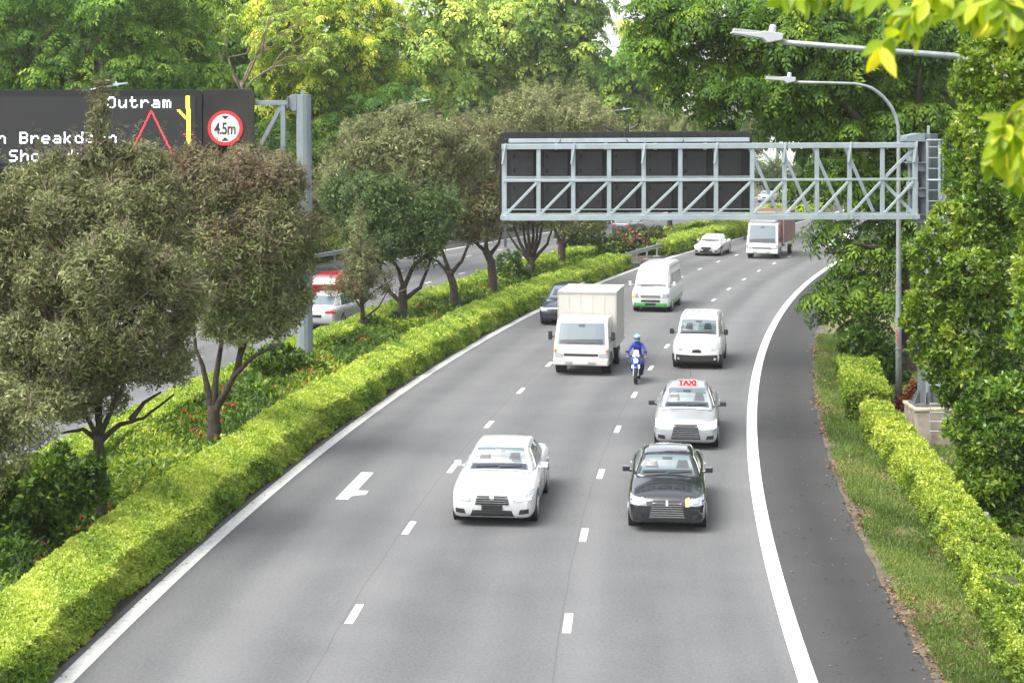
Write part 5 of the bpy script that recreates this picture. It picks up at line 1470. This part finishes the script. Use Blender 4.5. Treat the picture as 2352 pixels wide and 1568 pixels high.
p, a = place(1130, 1190)
c = Car('saloon_car', 'white saloon car in the middle lane nearest the camera, beside the lane arrow', p, a, sedan_spec(), white, group='cars coming towards the camera')
sedan_details(c, grille='small')
c.patch('badge', 'front', [(-.05, .60), (.05, .60), (.04, .70), (-.04, .70)], M_chrome, off=.045, n=2, mm=2)
c.sym('daytime_lamp', 'front', [(.52, .60), (.84, .625), (.84, .645), (.52, .62)], M_lampon, off=.026, n=4, mm=1)
p, a = place(1532, 1203)
c = Car('saloon_car', 'black saloon car with a wide chrome-barred grille and one orange indicator lit', p, a, sedan_spec(L=4.6, w=.845, H=1.40), black, group='cars coming towards the camera')
sedan_details(c, grille='wide', mirror_x=.93)
c.patch('indicator', 'front', [(.40, .585), (.475, .59), (.475, .75), (.40, .73)], M_ind, off=.024, n=2, mm=3)
c.sym('daytime_lamp', 'front', [(.50, .60), (.56, .61), (.56, .74), (.50, .73)], M_lampg, off=.026, n=2, mm=3)
c.patch('badge', 'front', [(-.025, .60), (.025, .60), (.025, .70), (-.025, .70)], M_chrome, off=.045, n=1, mm=1)
p, a = place(1575, 1017)
c = Car('taxi', 'silver taxi with both headlights on and a red TAXI sign on its roof', p, a, sedan_spec(L=4.6, w=.87, H=1.50, hood=1.15, roof0=1.9, roof1=3.3, tail=4.4), silver, cat='taxi', group='cars coming towards the camera')
sedan_details(c, lights='on', grille='wide', plate_m=M_plate_b, mirror_col=M_trim, mirror_x=1.0)
b = MB(); b.box((0, 1.96 - 2.3, 1.555), (.56, .18, .14)); rs = b.build('roof_sign', mat('taxi_sign_box', (.75, .72, .70), .4), c.root, bevel=.02, world=False)
text_mesh('lettering', 'TAXI', .185, lambda x, y, z: (x * 1.2, 1.96 - 2.3 - .095 - z, 1.555 + y), M_red2, rs, extr=.003, bold=.012)
b = MB(); b.tube([(.05, 3.4 - 2.3, 1.5), (.05, 3.5 - 2.3, 1.85)], [.006, .003], 5); b.build('aerial', M_trim, c.root, world=False)

# dark people carrier behind the lorry, silver cars further off
def mpv_spec(L=4.75, w=.90, H=1.68):
    return dict(L=L, lower=dict(s=[0, .07, .22, .5, .95, 1.4, 2.2, 3.2, 4.2, 4.6, L - .02, L], zb=[.32, .24, .21, .2, .2, .2, .2, .2, .22, .25, .3, .38],
        w=[w * a for a in (.80, .90, .955, .985, 1, 1, 1, 1, .99, .96, .92, .86)], zs=[.58, .62, .66, .70, .74, .77, .8, .84, .86, .86, .84, .8],
        zd=[.70, .78, .85, .92, .99, 1.02, 1.04, 1.05, 1.06, 1.06, 1.03, .98], wd=[w * a for a in (.66, .74, .80, .84, .87, .89, .9, .9, .89, .87, .84, .8)],
        zc=[.74, .83, .90, .98, 1.06, 1.08, 1.08, 1.08, 1.08, 1.08, 1.05, 1.0]),
        cabin=dict(s=[.95, 1.25, 1.75, 2.05, 2.6, 3.4, 4.2, 4.5, 4.68], zt=[1.04, 1.2, 1.54, H - .03, H, H, H - .04, H - .2, 1.1],
        wb=[w * a for a in (.84, .87, .89, .9, .91, .91, .9, .88, .84)], wt=[w * a for a in (.8, .78, .72, .70, .70, .70, .69, .69, .76)], z0=[.97, .99, 1.0, 1.01, 1.02, 1.03, 1.04, 1.04, 1.03]),
        H=H, w=w, k=1.0, hood=.95, roof0=2.0, roof1=3.6, tail=4.6, low=.06)
p, a = place(1281, 738)
c = Car('people_carrier', 'dark blue people carrier half hidden behind the white box lorry', p, a, mpv_spec(), navy, group='cars coming towards the camera')
sedan_details(c, grille='small')
p, a = place(1622, 582)
c = Car('saloon_car', 'small silver car with headlights on beside the far median hedge', p, a, sedan_spec(), silv2, group='cars coming towards the camera')
sedan_details(c, lights='on', grille='small')
p, a = place(1922, 578)
c = Car('saloon_car', 'pale silver car half hidden behind the hanging leaves of the huge tree', p, a, sedan_spec(H=1.5), silv2, group='cars coming towards the camera')
sedan_details(c, grille='small')
# far carriageway, driving away
def away(px, py, name, label, spec, col, **kw):
    p = G(px, py, .2) * [1, 1, 0]; Y, o = offs(p)
    c = Car(name, label, p, -heading(Y) + kw.pop('turn', 0), spec, col, rear=True, group='cars driving away on the far carriageway'); sedan_details(c, grille='small', **kw); return c
away(725, 748, 'saloon_car', 'pale silver car on the far carriageway beside the grey sign pole', sedan_spec(H=1.5), silv2)
away(750, 692, 'hatchback', 'red car on the far carriageway just ahead of the silver one', mpv_spec(L=4.3, H=1.58), redp)
away(1425, 533, 'saloon_car', 'dark grey car on the far carriageway above the bougainvillea', sedan_spec(), paint('paint_slate', (.12, .14, .16), metal=.4))
away(1300, 540, 'saloon_car', 'red-lit car glimpsed between median trunks under the gantry', sedan_spec(), white)
away(1755, 462, 'saloon_car', 'far white car with a glowing tail light seen through the gantry truss', sedan_spec(), white)
away(1800, 450, 'people_carrier', 'farthest white people carrier seen through the gantry truss', mpv_spec(H=1.8), white)

# small white van
def van_spec():
    w, H, L = .90, 1.82, 4.3
    return dict(L=L, lower=dict(s=[0, .06, .18, .4, .8, 1.1, 1.8, 2.8, 3.7, 4.1, 4.26, L], zb=[.30, .24, .22, .22, .22, .22, .22, .22, .22, .24, .28, .34],
        w=[w * a for a in (.84, .93, .97, .99, 1, 1, 1, 1, 1, .99, .97, .93)], zs=[.62, .68, .72, .76, .80, .82, .85, .88, .88, .88, .88, .86],
        zd=[.74, .84, .93, 1.0, 1.08, 1.10, 1.10, 1.10, 1.10, 1.10, 1.08, 1.04], wd=[w * a for a in (.70, .78, .83, .87, .9, .91, .92, .93, .93, .92, .91, .88)], zc=[.78, .89, .98, 1.06, 1.14, 1.15, 1.14, 1.12, 1.12, 1.12, 1.1, 1.06]),
        cabin=dict(s=[.72, .95, 1.35, 1.62, 2.1, 3.0, 3.9, 4.15, 4.27], zt=[1.10, 1.26, 1.62, H - .05, H, H, H - .01, H - .03, H - .12],
        wb=[w * a for a in (.86, .89, .91, .92, .94, .95, .95, .94, .92)], wt=[w * a for a in (.83, .82, .80, .80, .82, .83, .83, .82, .80)], z0=[1.04, 1.05, 1.06, 1.06, 1.06, 1.06, 1.06, 1.06, 1.06]), H=H, w=w, k=1, low=0)
p, a = place(1600, 836)
c = Car('small_van', 'small white van with a black lower bumper in the lane beside the motorcycle', p, a, van_spec(), white, cat='van')
w = .90
c.patch('windscreen', 'front', [(-w * .76, 1.19), (w * .76, 1.19), (w * .70, 1.66), (-w * .70, 1.66)], M_glass, n=12, mm=8, bow=.012)
cabin_inside(c, w, 1.19, 1.66, bot=.76)
c.sides('side_window', [(1.2, 1.16), (2.05, 1.16), (2.05, 1.62), (1.62, 1.62)], M_glass, n=6)
c.patch('bumper', 'front', [(-w * .97, .27), (w * .97, .27), (w * .97, .56), (-w * .97, .56)], M_trim, off=.03, n=12, mm=4, bow=-.04)
c.sides('bumper', [(.05, .27), (.32, .27), (.32, .54), (.05, .58)], M_trim, off=.03, n=4)
c.sym('headlight', 'front', [(w * .56, .70), (w * .93, .76), (w * .88, 1.0), (w * .66, .90)], M_lampg, off=.014)
c.patch('grille', 'front', [(-.17, .62), (.17, .62), (.15, .72), (-.15, .72)], M_trim, off=.014, n=3, mm=2)
c.patch('badge', 'front', [(-.06, .74), (.06, .74), (.05, .84), (-.05, .84)], M_chrome, off=.03, n=2, mm=2)
c.sym('fog_lamp', 'front', [(w * .68, .36), (w * .78, .37), (w * .78, .45), (w * .70, .44)], M_lampg, off=.05, n=2, mm=2)
c.plate(.47, M_plate_w, w_=.26, h=.075); c.wheels([.80, 3.45], r=.32, rim=M_trim); c.mirrors(1.28, 1.24, 1.0, M_trim, (.16, .11, .20))
c.seams([((1.02, .40), (1.05, 1.1)), ((2.12, .35), (2.12, 1.66)), ((3.1, .35), (3.1, 1.66))])
for x in np.linspace(-.6, .6, 6): c.patch('roof_rib', 'top', [(x - .02, 1.75), (x + .02, 1.75), (x + .02, 4.0), (x - .02, 4.0)], white, off=.016, n=1, mm=10)

# white and green minibus
def bus_spec():
    w, H, L = .94, 2.26, 5.3
    return dict(L=L, lower=dict(s=[0, .05, .14, .3, .6, 1.0, 2.0, 3.0, 4.3, 5.0, 5.25, L], zb=[.32, .26, .24, .24, .24, .24, .24, .24, .26, .28, .3, .36],
        w=[w * a for a in (.86, .94, .975, .99, 1, 1, 1, 1, 1, .99, .97, .93)], zs=[.70, .76, .80, .84, .88, .9, .9, .9, .9, .9, .9, .88],
        zd=[.92, 1.02, 1.10, 1.15, 1.18, 1.18, 1.18, 1.18, 1.18, 1.18, 1.16, 1.1], wd=[w * a for a in (.76, .84, .88, .91, .93, .94, .94, .94, .94, .94, .92, .9)], zc=[.96, 1.07, 1.16, 1.21, 1.22, 1.22, 1.2, 1.2, 1.2, 1.2, 1.18, 1.12]),
        cabin=dict(s=[.20, .38, .75, 1.0, 1.5, 3.0, 4.8, 5.1, 5.26], zt=[1.16, 1.34, 1.84, 2.08, H - .04, H, H - .01, H - .05, H - .16],
        wb=[w * a for a in (.88, .91, .93, .94, .95, .95, .95, .94, .92)], wt=[w * a for a in (.85, .84, .82, .81, .80, .80, .80, .79, .76)], z0=[1.1, 1.12, 1.13, 1.13, 1.13, 1.13, 1.13, 1.13, 1.13]), H=H, w=w, k=1, low=0)
p, a = place(1494, 708)
c = Car('minibus', 'white high-roofed minibus with a green skirt and one orange light lit', p, a, bus_spec(), white, cat='van')
w = .94; M_grn = paint('paint_green', (.04, .30, .05))
c.patch('windscreen', 'front', [(-w * .80, 1.24), (w * .80, 1.24), (w * .74, 1.82), (-w * .74, 1.82)], M_glass, n=12, mm=8, bow=.012)
cabin_inside(c, w, 1.24, 1.82, heads=False, bot=.80)
c.sides('side_window', [(.62, 1.2), (1.6, 1.2), (1.6, 1.74), (.98, 1.74)], M_glass); c.sides('side_window', [(1.75, 1.22), (4.9, 1.22), (4.8, 1.76), (1.75, 1.76)], M_glass, n=10)
c.patch('skirt', 'front', [(-w * .985, .28), (w * .985, .28), (w * .985, .46), (-w * .985, .46)], M_grn, off=.02, n=14, mm=3, bow=-.02)
c.sides('skirt', [(.08, .28), (5.1, .28), (5.1, .62), (.08, .46)], M_grn, off=.012, n=16, mm=3)
c.sym('headlight', 'front', [(w * .60, .72), (w * .95, .74), (w * .92, .92), (w * .64, .90)], M_lampg, off=.014)
c.patch('indicator', 'front', [(-w * .95, .76), (-w * .80, .75), (-w * .80, .86), (-w * .93, .87)], M_ind, off=.03, n=2, mm=2)
c.patch('grille', 'front', [(-w * .52, .72), (w * .52, .72), (w * .50, .84), (-w * .50, .84)], mat('grille_grey', (.25, .26, .26), .4), off=.012, n=6, mm=2)
for z in (.75, .81): c.patch('grille_bar', 'front', [(-w * .5, z - .008), (w * .5, z - .008), (w * .5, z + .008), (-w * .5, z + .008)], M_chrome, off=.03, n=6, mm=1)
c.patch('lower_intake', 'front', [(-w * .5, .50), (w * .5, .50), (w * .48, .60), (-w * .48, .60)], M_trim, off=.012, n=6, mm=2)
c.plate(.40, M_plate_b); c.wheels([.95, 3.95], r=.33); c.mirrors(.60, 1.34, 1.08, white, (.13, .11, .22))
c.patch('wiper', 'front', [(-.5, 1.23), (.1, 1.25), (.1, 1.265), (-.5, 1.25)], M_trim, off=.03, n=4, mm=1)
c.seams([((.42, .3), (.5, 1.15)), ((1.68, .3), (1.68, 1.78))])

# lorries: a tilt cab, a chassis and a box body
def lorry(label, front, rz, cabw, cabH, L, boxw, boxH, boxz, cabcol, boxcol, roofcol=None, skirt=None, deflector=False, name='box_lorry'):
    d = np.array([-math.sin(rz), math.cos(rz)]); ctr = np.array(front[:2]) + d * L / 2
    t = thing(name, label, 'lorry', (ctr[0], ctr[1], 0), rz)
    y = lambda s_: s_ - L / 2
    h = cabw / 2
    prof = [(.12, .36), (.04, .42), (.0, .62), (.03, .98), (.08, 1.06), (.40, cabH - .14), (.52, cabH - .04), (.75, cabH), (1.62, cabH - .01), (1.66, .5), (1.66, .42), (.55, .36)]
    n_ = 7; vs = []; xsn = np.array([-1, -.93, -.6, 0, .6, .93, 1.0])
    for x in xsn:
        sq = 1 - .0 * abs(x); pull = .06 * abs(x) ** 4
        for s_, z in prof:
            ax = h * x * (1 - .075 * max(0, (z - 1.0)) / (cabH - 1.0))
            vs.append((ax, y(s_ + pull * (1 if s_ < 1 else 0)), z - (.03 if z > cabH - .2 and abs(x) == 1 else 0)))
    k = len(prof); fs = [(i * k + j, i * k + (j + 1) % k, (i + 1) * k + (j + 1) % k, (i + 1) * k + j) for i in range(n_ - 1) for j in range(k)]
    fs += [tuple(range(k)), tuple(range((n_ - 1) * k, n_ * k))[::-1]]
    b = MB(); b.add(vs, fs); o = b.build('cab', cabcol, t, bevel=.03, seg=2, world=False, fix=True)
    c = Car.__new__(Car); c.L, c.root, c.col = L, t, cabcol; c.bvh = BVHTree.FromPolygons([Vector(v) for v in b.v], b.f); c.sp = dict(lower=dict(w=[h] * 5))
    c.patch('windscreen', 'front', [(-h * .86, 1.10), (h * .86, 1.10), (h * .80, cabH - .19), (-h * .80, cabH - .19)], M_glass, n=10, mm=6)
    cabin_inside(c, h, 1.10, cabH - .19, heads=False, bot=.84)
    c.sides('side_window', [(.32, 1.08), (1.35, 1.08), (1.35, cabH - .22), (.55, cabH - .22)], M_glass)
    c.patch('grille', 'front', [(-h * .62, .70), (h * .62, .70), (h * .62, .78), (-h * .62, .78)], M_trim, off=.012, n=6, mm=1)
    b = MB(); b.box((0, y(-.01), .50), (cabw * 1.0, .16, .26)); bo = b.build('bumper', cabcol, t, bevel=.05, seg=3, world=False)
    for sg in (-1, 1): MB().box((sg * h * .42, y(-.095), .46), (.26, .02, .08)).build('intake', mat('grille_grey', (.25, .26, .26), .4), bo, world=False)
    b = MB(); b.box((0, y(-.10), .50), (.50, .02, .13)); b.build('number_plate', M_plate_w, bo, world=False)
    c.sym('headlight', 'front', [(h * .66, .66), (h * .95, .67), (h * .95, .80), (h * .66, .79)], M_lampg, off=.02)
    c.sym('indicator', 'front', [(h * .90, .83), (h * .97, .83), (h * .97, .93), (h * .90, .93)], M_amber, off=.03, n=2, mm=2)
    c.mirrors(.22, 1.40, h + .14, M_trim, (.14, .09, .30))
    c.seams([((.38, .5), (.42, 1.05)), ((1.42, .5), (1.42, cabH - .2))])
    if skirt:
        c.sides('skirt', [(.10, .42), (1.60, .42), (1.60, .78), (.10, .62)], skirt, off=.012)
    b = MB(); b.box((0, y((L + 1.7) / 2), .62), (.9, L - 1.8, .24)); b.build('chassis', M_trim, t, world=False)
    b = MB(); b.box((0, y((1.74 + L) / 2), (boxz + boxH) / 2), (boxw, L - 1.74, boxH - boxz)); bx = b.build('box_body', boxcol, t, bevel=.035, seg=2, world=False)
    e = MB()
    for sg in (-1, 1):
        for z in (boxz + .04, boxH - .035): e.box((sg * (boxw / 2 + .008), y((1.74 + L) / 2), z), (.03, L - 1.70, .07))
        e.box((sg * (boxw / 2 + .004), y(1.76), (boxz + boxH) / 2), (.03, .05, boxH - boxz - .12))
    ys_ = np.arange(y(1.74) + .5, y(L) - .1, .5)
    for yy_ in ys_:
        for sg in (-1, 1): e.box((sg * (boxw / 2 + .003), yy_, (boxz + boxH) / 2), (.014, .03, boxH - boxz - .2))
    for xx_ in np.arange(-boxw / 2 + .4, boxw / 2 - .1, .44): e.box((xx_, y(1.74) - .002, (boxz + boxH) / 2), (.02, .012, boxH - boxz - .2))
    e.box((0, y(1.735), boxH - .05), (boxw, .03, .07))
    e.build('box_edging', mat('alu_edging', (.5, .5, .48), .4, metal=.5), bx, world=False)
    if deflector:
        b = MB(); b.box((0, y(1.0), cabH + .22), (cabw * .86, 1.1, .48)); b.build('wind_deflector', cabcol, t, bevel=.14, seg=3, world=False)
    r = .36
    for s_ in (.95, L - 1.35):
        for sg in (-1, 1):
            x = h - .02 if s_ < 1.5 else boxw / 2 - .06
            b = MB(); b.cyl((sg * (x - .25), y(s_), r), (sg * x, y(s_), r), r, 24); wl = b.build('wheel', M_tyre, t, world=False)
            b = MB(); b.tube([(sg * (x - .02), y(s_), r), (sg * (x + .012), y(s_), r)], [r * .58, r * .5], 16); b.build('rim', M_rim, wl, world=False)
            if s_ < 1.5:
                b = MB(); b.cyl((sg * (x - .3), y(s_), r + .03), (sg * (h + .006), y(s_), r + .03), r * 1.14, 24); b.build('wheel_arch', M_trim, t, world=False)
    return t
creme = paint('paint_cream', (.47, .455, .415), rough=.5, coat=.1)
p, a = place(1334, 850)
lorry('white box lorry in the left lane beside the motorcycle', p, a, 1.98, 2.02, 4.7, 2.14, 2.84, .80, paint('paint_offwhite', (.52, .51, .485)), creme)
p, a = place(1750, 588)
lorry('white-cabbed lorry with a red-brown load body partly hidden under the gantry', p, a, 2.2, 2.5, 7.0, 2.4, 3.2, .95, white, paint('paint_oxide', (.17, .05, .04), rough=.6, coat=.1), skirt=paint('paint_dark_green', (.02, .10, .05)), deflector=True)

# ---------------------------------------------------------- motorcycle and its rider
p, a = place(1458, 872)
d = np.array([-math.sin(a), math.cos(a)]); L = 2.0; ctr = p[:2] + d * L / 2
mt = thing('motorcycle', 'blue motorcycle with lit headlamp between the white lorry and the white van', 'motorcycle', (ctr[0], ctr[1], 0), a)
y = lambda s_: s_ - L / 2
blue = paint('paint_blue', (.02, .07, .36)); 
def ring(mb, cy, cz, r, w_, tr):
    n = 24; pts = []
    vs, fs = [], []; m = 8
    for i in range(n):
        A = 6.2832 * i / n
        for j in range(m):
            B = 6.2832 * j / m
            vs.append((w_ * math.cos(B), cy + (r + tr * math.sin(B)) * math.cos(A), cz + (r + tr * math.sin(B)) * math.sin(A)))
    for i in range(n):
        for j in range(m): fs.append((i * m + j, i * m + (j + 1) % m, ((i + 1) % n) * m + (j + 1) % m, ((i + 1) % n) * m + j))
    mb.add(vs, fs)
for s_ in (.31, 1.66):
    b = MB(); ring(b, y(s_), .30, .245, .06, .055); wl = b.build('wheel', M_tyre, mt, world=False, smooth=True)
    b = MB(); b.cyl((-.03, y(s_), .3), (.03, y(s_), .3), .06, 10)
    for k in range(5): A = 1.2566 * k; b.bar((0, y(s_), .3), (0, y(s_) + .20 * math.cos(A), .3 + .20 * math.sin(A)), .03, .025, up=(1, 0, 0))
    ring(b, y(s_), .3, .20, .03, .015); b.build('rim', M_rim, wl, world=False)
def loft(mb, secs, n=12):
    vs, fs = [], []
    for (s_, z, hw, hh) in secs: vs += [(hw * math.cos(6.2832 * k / n), y(s_), z + hh * math.sin(6.2832 * k / n)) for k in range(n)]
    m = len(secs)
    fs = [(i * n + k, i * n + (k + 1) % n, (i + 1) * n + (k + 1) % n, (i + 1) * n + k) for i in range(m - 1) for k in range(n)]
    fs += [tuple(range(n))[::-1], tuple(range((m - 1) * n, m * n))]; mb.add(vs, fs)
b = MB(); loft(b, [(.26, .86, .05, .08), (.32, .86, .15, .19), (.45, .84, .20, .24), (.62, .78, .20, .24), (.85, .70, .17, .2), (1.0, .62, .13, .14)]); b.build('fairing', blue, mt, world=False, smooth=True)
b = MB(); loft(b, [(.62, .84, .10, .08), (.75, .92, .14, .10), (1.0, .92, .14, .1), (1.12, .84, .10, .06)]); b.build('tank', blue, mt, world=False, smooth=True)
b = MB(); loft(b, [(1.0, .78, .10, .05), (1.15, .80, .14, .05), (1.5, .82, .13, .05), (1.75, .88, .09, .04)]); b.build('seat', M_trim, mt, world=False, smooth=True)
b = MB(); loft(b, [(1.2, .70, .08, .07), (1.6, .76, .11, .08), (1.9, .84, .06, .04)]); b.build('tail_fairing', blue, mt, world=False, smooth=True)
b = MB(); loft(b, [(.75, .42, .10, .12), (.95, .42, .16, .16), (1.2, .42, .14, .14), (1.3, .42, .08, .08)]); b.build('engine', M_trim, mt, world=False, smooth=True)
b = MB(); loft(b, [(.22, .60, .07, .03), (.31, .645, .075, .03), (.5, .60, .07, .03)]); b.build('mudguard', blue, mt, world=False, smooth=True)
for sg in (-1, 1):
    b = MB(); b.tube([(sg * .09, y(.31), .30), (sg * .09, y(.52), .82)], .026, 8); b.build('fork', M_rim, mt, world=False)
    b = MB(); b.tube([(sg * .05, y(.56), 1.0), (sg * .22, y(.58), 1.02), (sg * .36, y(.66), .98)], .018, 8); b.build('handlebar', M_trim, mt, world=False)
    b = MB(); b.tube([(sg * .24, y(.54), 1.02), (sg * .32, y(.50), 1.16)], .008, 5); b.box((sg * .34, y(.50), 1.18), (.13, .03, .08)); b.build('mirror', M_trim, mt, world=False, bevel=.012)
    b = MB(); b.tube([(sg * .12, y(.30), .70), (sg * .125, y(.315), .60)], .022, 8); b.build('running_lamp', M_lampon, mt, world=False)
    b = MB(); b.tube([(sg * .10, y(1.1), .40), (sg * .09, y(1.66), .30)], .03, 6); b.build('swingarm', M_trim, mt, world=False)
b = MB(); b.tube([(0, y(.255), .87), (0, y(.285), .87)], [.075, .085], 16); b.build('headlamp', mat('headlamp_warm', (.9, .8, .65), .3, emit=(1, .80, .55), estr=2.6), mt, world=False)
b = MB(); b.prism([(-.13, 0), (.13, 0), (.08, .22), (-.08, .22)], lambda u, v, e: (u, y(.36 + v * .7) + e * .02, 1.02 + v), .2); b.build('windshield', M_glass, mt, world=False)
b = MB(); b.box((0, y(1.97), .80), (.14, .03, .07)); b.build('tail_light', M_tail, mt, world=False)

def skin_chain(nm, pts, rad, edges, m, parent, sub=2):
    me = bpy.data.meshes.new(nm); me.from_pydata([tuple(q) for q in pts], edges, []); me.update()
    o = link_mesh(nm, me, m, parent)
    sk = o.modifiers.new('skin', 'SKIN'); ss = o.modifiers.new('sub', 'SUBSURF'); ss.levels = ss.render_levels = sub
    sk.use_smooth_shade = True
    for i, r in enumerate(rad): me.skin_vertices[0].data[i].radius = (r, r) if np.isscalar(r) else r
    me.skin_vertices[0].data[0].use_root = True
    return o
rd = thing('person', 'motorcyclist in a blue jacket and pale blue helmet leaning over the handlebars', 'person', (ctr[0], ctr[1], 0), a)
skin = mat('skin', (.42, .26, .18), .6); jac = mat('jacket_blue', (.025, .05, .30), .7, var=.2, scale=14); jean = mat('dark_trousers', (.03, .035, .05), .8)
H_ = lambda x, s_, z: (x, y(s_), z)
# one continuous body: pelvis, spine, neck, arms and legs
bp = [H_(0, 1.20, .93), H_(0, 1.14, 1.10), H_(0, 1.05, 1.28), H_(0, .98, 1.42), H_(0, .94, 1.51), H_(0, .90, 1.62)]
br = [(.16, .13), (.155, .12), (.17, .125), (.15, .11), (.055, .06), (.075, .09)]
be = [(0, 1), (1, 2), (2, 3), (3, 4), (4, 5)]
for sg in (-1, 1):
    i = len(bp); bp += [H_(sg * .17, .98, 1.40), H_(sg * .30, .88, 1.20), H_(sg * .33, .70, 1.04), H_(sg * .33, .62, 1.0)]; br += [.075, .06, .045, .035]; be += [(3, i), (i, i + 1), (i + 1, i + 2), (i + 2, i + 3)]
    i = len(bp); bp += [H_(sg * .12, 1.16, .88), H_(sg * .22, .76, .76), H_(sg * .18, 1.02, .36), H_(sg * .18, .90, .29)]; br += [.105, .075, .05, .045]; be += [(0, i), (i, i + 1), (i + 1, i + 2), (i + 2, i + 3)]
skin_chain('body', bp, br, be, jac, rd)
for sg in (-1, 1):
    skin_chain('trousers', [H_(sg * .10, 1.19, .90), H_(sg * .13, 1.10, .87), H_(sg * .22, .77, .765), H_(sg * .19, 1.0, .40)], [.115, .112, .085, .062], [(0, 1), (1, 2), (2, 3)], jean, rd)
    skin_chain('shoe', [H_(sg * .18, 1.06, .31), H_(sg * .18, .95, .30), H_(sg * .18, .84, .275)], [.05, .05, .035], [(0, 1), (1, 2)], M_trim, rd)
    hp, hr, he = [H_(sg * .33, .645, 1.0), H_(sg * .335, .60, .995)], [.03, .032], [(0, 1)]
    for k in range(4):
        i = len(hp); xo = sg * (.30 + .02 * k); hp += [H_(xo, .575, 1.005), H_(xo, .560, .985), H_(xo, .575, .965)]; hr += [.010, .009, .008]; he += [(1, i), (i, i + 1), (i + 1, i + 2)]
    i = len(hp); hp += [H_(sg * .285, .62, .985), H_(sg * .275, .60, .965)]; hr += [.011, .009]; he += [(0, i), (i, i + 1)]
    skin_chain('hand', hp, hr, he, skin, rd, 1)
b = MB(); n = 14
hc = np.array(H_(0, .885, 1.66))
b.tube([hc + np.array([0, 0, z]) for z in (-.13, -.10, -.03, .05, .10, .13, .14)], [.10, .122, .135, .132, .10, .05, .01], 16); b.build('helmet', paint('paint_helmet', (.22, .48, .68)), rd, world=False, smooth=True)
b = MB(); b.tube([hc + np.array([0, -.012, z]) for z in (-.055, -.02, .03, .045)], [.128, .133, .131, .126], 16); b.build('visor', M_glass, rd, world=False, smooth=True)

for o_ in (mt, rd): o_.scale = (.92, .92, .92)
# ---------------------------------------------------------- thin haze in the air
hz = MB().box((0, 670, 23.5), (1900, 1560, 50)).build('haze', None); hz['kind'] = 'stuff'
mh = bpy.data.materials.new('haze_air'); mh.use_nodes = True
mh.node_tree.nodes.remove(mh.node_tree.nodes['Principled BSDF'])
pv = nd(mh, 'ShaderNodeVolumePrincipled'); pv.inputs['Color'].default_value = (.98, .97, .86, 1); pv.inputs['Density'].default_value = HAZE; pv.inputs['Anisotropy'].default_value = .3
mh.node_tree.links.new(pv.outputs[0], mh.node_tree.nodes['Material Output'].inputs['Volume'])
hz.data.materials.append(mh)
